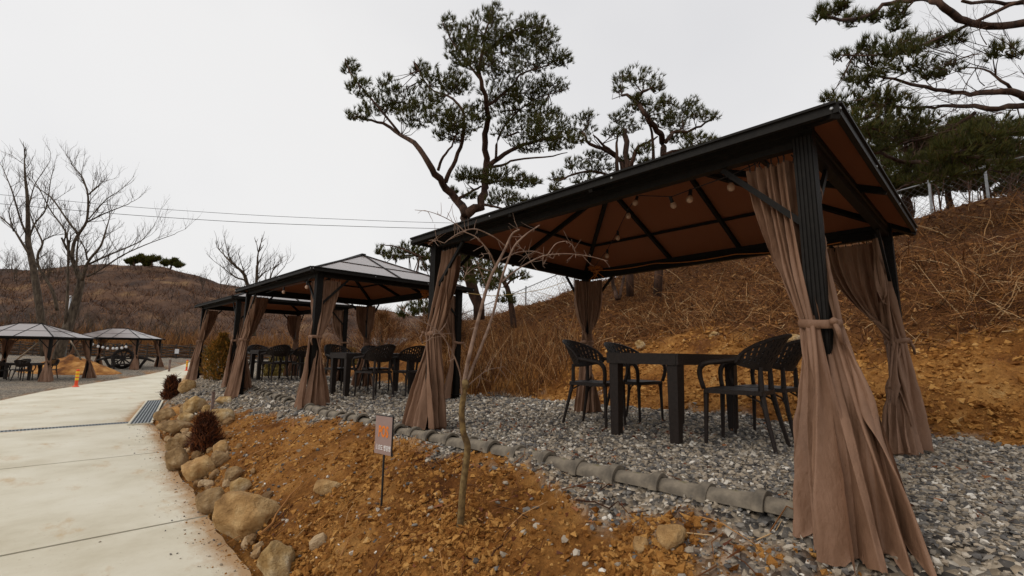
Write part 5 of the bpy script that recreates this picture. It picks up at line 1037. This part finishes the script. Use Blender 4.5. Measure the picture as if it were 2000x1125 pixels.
def marker(label, px, pyb, pyt):
    P, d = hit(px, pyb); h = max(.7, (pyb-pyt)*d/F); P = np.array([P[0], P[1], float(ZR(P[1]))]); t = thing('marker_post', label, 'marker post', P, group='lane marker posts'); r = .055
    a = Acc(); a.lathe([(r*2, 0), (r*2, .02), (r*1.3, .05), (r, .07), (r, h*.97), (r*.7, h)], 14); a.build('tube', M['post_orange'], t, smooth=False)
    for k in (.45, .64, .83): a = Acc(); a.lathe([(r+.003, h*k-.045), (r+.005, h*k-.04), (r+.005, h*k+.04), (r+.003, h*k+.045)], 14); a.build('reflective_band', M['post_yellow'], t)
    return t
marker('orange and yellow marker post at the lane edge, nearer one at left', 148, 756, 726)
marker('orange and yellow marker post at the lane edge, farther one', 364, 724, 704)
b0 = at(126, 702, 44); a = Acc(); tp = at(138, 580, 44); a.tube(np.array([b0-b0, (tp-b0)*.5, tp-b0]), [.10, .085, .07], 10); t = thing('lamp_pole', 'leaning pale grey pole standing against the bare trees', 'pole', b0); a.build('shaft', M['steel'], t, smooth=True)
a = Acc(); a.lathe([(.09, 0), (.1, .05), (.07, .12)], 10, tp-b0); a.build('cap', M['white_paint'], t)
P, d = hit(140, 733); md = Acc(); n = 60; g = np.linspace(-1, 1, n); U, V_ = np.meshgrid(g, g, indexing='ij'); r = np.sqrt(U**2+V_**2)
mx, my = U*3.0*_r0[0]-V_*1.6*_r0[1], U*3.0*_r0[1]+V_*1.6*_r0[0]; mc = at(135, 722, 27.0)
zz_ = np.clip(1-r, 0, 1)**.8*1.15*(1+.25*fbm(U*3, V_*3, 4, 3))+.05*fbm(U*12, V_*12, 6, 3)-.06
md.grid(np.stack([mx, my, zz_], -1)); mo = struct(md.build('dirt_mound', M['clod_solid'] if 'clod_solid' in M else mat('orange_mound', DIRT_STOPS, 1.5, .95, 1, 8, bdist=.08), smooth=True, loc=(mc[0], mc[1], -.95)))
for i, (q0, q1, lb) in enumerate((((80, 665, 24), (28, 706, 26), 'thin wooden prop leaning from the left edge gazebo towards the dirt mound'), ((138, 666, 24.5), (158, 702, 24), 'thin wooden prop leaning under the right eave of the left edge gazebo'))):
    p0, p1 = at(*q0), at(*q1); t = tag(Acc().tube(np.array([p1-p1, (p0-p1)*.5, p0-p1]), [.045, .04, .035], 8).build('wooden_prop', M['wood_old'], loc=p1, smooth=True), lb, 'pole', 'wooden props')
# round dark bench set under the farthest gazebo
def root_bench(label, px, side):
    c = at(px, 724, 31.0); c[2] = -.86; t = thing('root_bench', label, 'bench', c, (0, 0, -YAW+PI/2-PI/2), group='dark root benches'); s = side
    a = Acc(); a.tube([(-.9*s, 0, .62), (-.3*s, .05, .80), (.35*s, 0, .88), (.7*s, 0, .88)], [.05, .09, .10, .07], 8); a.build('seat', M['wood_dark'], t)
    for pts in ([(.25*s, 0, .85), (.15*s, .05, .45), (.3*s, 0, -.02)], [(-.35*s, 0, .76), (-.1*s, 0, .4), (.2*s, .1, .02)]): a = Acc(); a.tube(pts, [.10, .08, .10], 8); a.build('leg', M['wood_dark'], t)
    a = Acc(); th = np.linspace(0, 2*PI, 20); a.tube(np.stack([.42*s+.12*np.cos(th), 0*th, .45+.22*np.sin(th)], 1), .035, 6); a.build('root_loop', M['wood_dark'], t); return t
root_bench('dark gnarled root bench left of the round one', 212, 1); root_bench('dark gnarled root bench right of the round one, behind the post', 272, -1)
c = at(237, 726, 30.6); c[2] = -.86; t = thing('wheel_bench', 'round dark wheel-backed wooden bench under the farthest gazebo', 'bench', c, (0, 0, -YAW+.75))
a = Acc(); th = np.linspace(0, 2*PI, 40); a.tube(np.stack([.52*np.cos(th), 0*th, .78+.56*np.sin(th)], 1), .09, 8); a.build('wheel_rim', M['wood_dark'], t)
a = Acc(); a.lathe([(.14, -.06), (.16, 0), (.14, .06)], 12, (0, 0, .78), np.array([[1, 0, 0], [0, 0, 1], [0, 1, 0]])); a.build('hub', M['wood_dark'], t)
for k in range(10): q = k*2*PI/10; a = Acc(); a.bar((.1*math.cos(q), 0, .78+.1*math.sin(q)), (.5*math.cos(q), 0, .78+.54*math.sin(q)), .08, .11, (0, 1, 0)); a.build('spoke', M['wood_dark'], t)
a = Acc(); a.box((0, -.25, .42), (1.05, .5, .09)); a.build('seat', M['wood_dark'], t)
for x in (-.42, .42): a = Acc(); a.bar((x, -.4, -.02), (x, -.3, .4), .1, .1, (1, 0, 0)); a.build('leg', M['wood_dark'], t)
a = Acc(); a.box((0, .02, 1.40), (.5, .1, .10)); a.build('crest', M['wood_dark'], t)
# small white notice on the wattle fence
c = at(345, 690, 46.5); t = thing('notice_box', 'small white notice box mounted on the woven fence', 'sign', (c[0], c[1], float(ZR(c[1]))), (0, 0, -YAW+.6)); a = Acc(); a.box((0, 0, .72), (.34, .06, .44)); a.build('panel', M['white_paint'], t); a = Acc(); a.box((0, .06, .36), (.08, .05, .9)); a.build('post', M['wood_dark'], t)

# ------------------------------------------------------------------ power lines
for (q0, q1, lb) in (((-300, 362), (1300, 474), 'upper thin power line crossing the sky'), ((-300, 366), (1300, 480), 'lower thicker power line crossing the sky')):
    lo_ = lb.startswith('lower'); ya = 378 if not lo_ else 396; ys = [(-300, ya-26), (0, ya+2), (250, 404 if not lo_ else 420), (500, 421 if not lo_ else 436), (850, 436 if not lo_ else 447), (1300, 440 if not lo_ else 452)]
    P = np.array([at(x, y, 55) for x, y in ys]); u = np.arange(6); uu = np.linspace(0, 5, 40); Q = np.stack([np.interp(uu, u, P[:, k]) for k in range(3)], 1)
    for _ in range(6): Q[1:-1] = (Q[:-2]+2*Q[1:-1]+Q[2:])/4
    tag(Acc().tube(Q-Q[0], .030 if lo_ else .024, 5).build('power_line', M['wire'], loc=Q[0]), lb, 'cable', 'power lines')

# ------------------------------------------------------------------ chain-link fences
def chainlink(label, pts, hgt, step=.16):
    P = np.array(pts); t = thing('wire_fence', label, 'fence', P[0], group='wire fences'); b0 = P[0]
    for p in P: a = Acc(); a.tube(np.array([p-b0-[0, 0, .2], p-b0+[0, 0, hgt+.08]]), .03, 8); a.build('post', M['steel'], t)
    a = Acc(); a.tube(P-b0+[0, 0, hgt], .018, 6); a.build('rail', M['steel'], t); a = Acc()
    for i in range(len(P)-1):
        L_ = np.linalg.norm(P[i+1]-P[i]); d = (P[i+1]-P[i])/L_; n = int(L_/step)
        for k in range(-int(hgt/step), n):
            for s in (1, -1):
                u0, u1 = k*step, k*step+hgt; z0, z1 = (0, hgt) if s > 0 else (hgt, 0); c0, c1 = max(u0, 0), min(u1, L_)
                if c1-c0 < .02: continue
                f0, f1 = (c0-u0)/hgt, (c1-u0)/hgt; a.tube(np.array([P[i]-b0+d*c0+[0, 0, z0+(z1-z0)*f0], P[i]-b0+d*c1+[0, 0, z0+(z1-z0)*f1]]), .004, 3, cap=False)
    stuff(a.build('wire_mesh', M['wire_grey'], t)); return t
def onh(X, Y): return np.array([X, Y, float(hbase(X, Y))])
chainlink('chain link fence on the crest of the slope at right', [onh(17.6, 5.5), onh(17.2, 3.3), onh(16.9, 1.0), onh(16.8, -.1), onh(16.6, -1.3), onh(16.4, -3.4)], .95)
chainlink('chain link fence on the slope behind the left rear curtain', [onh(14.6, 9.0), onh(14.2, 11.2), onh(13.6, 13.2), onh(12.5, 16.5), onh(11.0, 20)], .9)
# low tiled roof far behind the second gazebo
c = at(810, 640, 30); t = thing('shed', 'low shed with a grey tiled roof behind the second gazebo', 'shed', (c[0], c[1], float(hbase(c[0], c[1]))), (0, 0, -YAW)); a = Acc(); a.box((0, 0, .6), (5.2, 2.4, 1.6)); a.build('wall', M['wood_old'], t)
for k in range(24):
    a = Acc(); x = -2.8+k*.243
    for s in (-1, 1): a.bar((x, s*1.6, 1.30), (x, 0, 2.15), .22, .05)
    a.build('roof_row', M['roof_tile_far'], t)
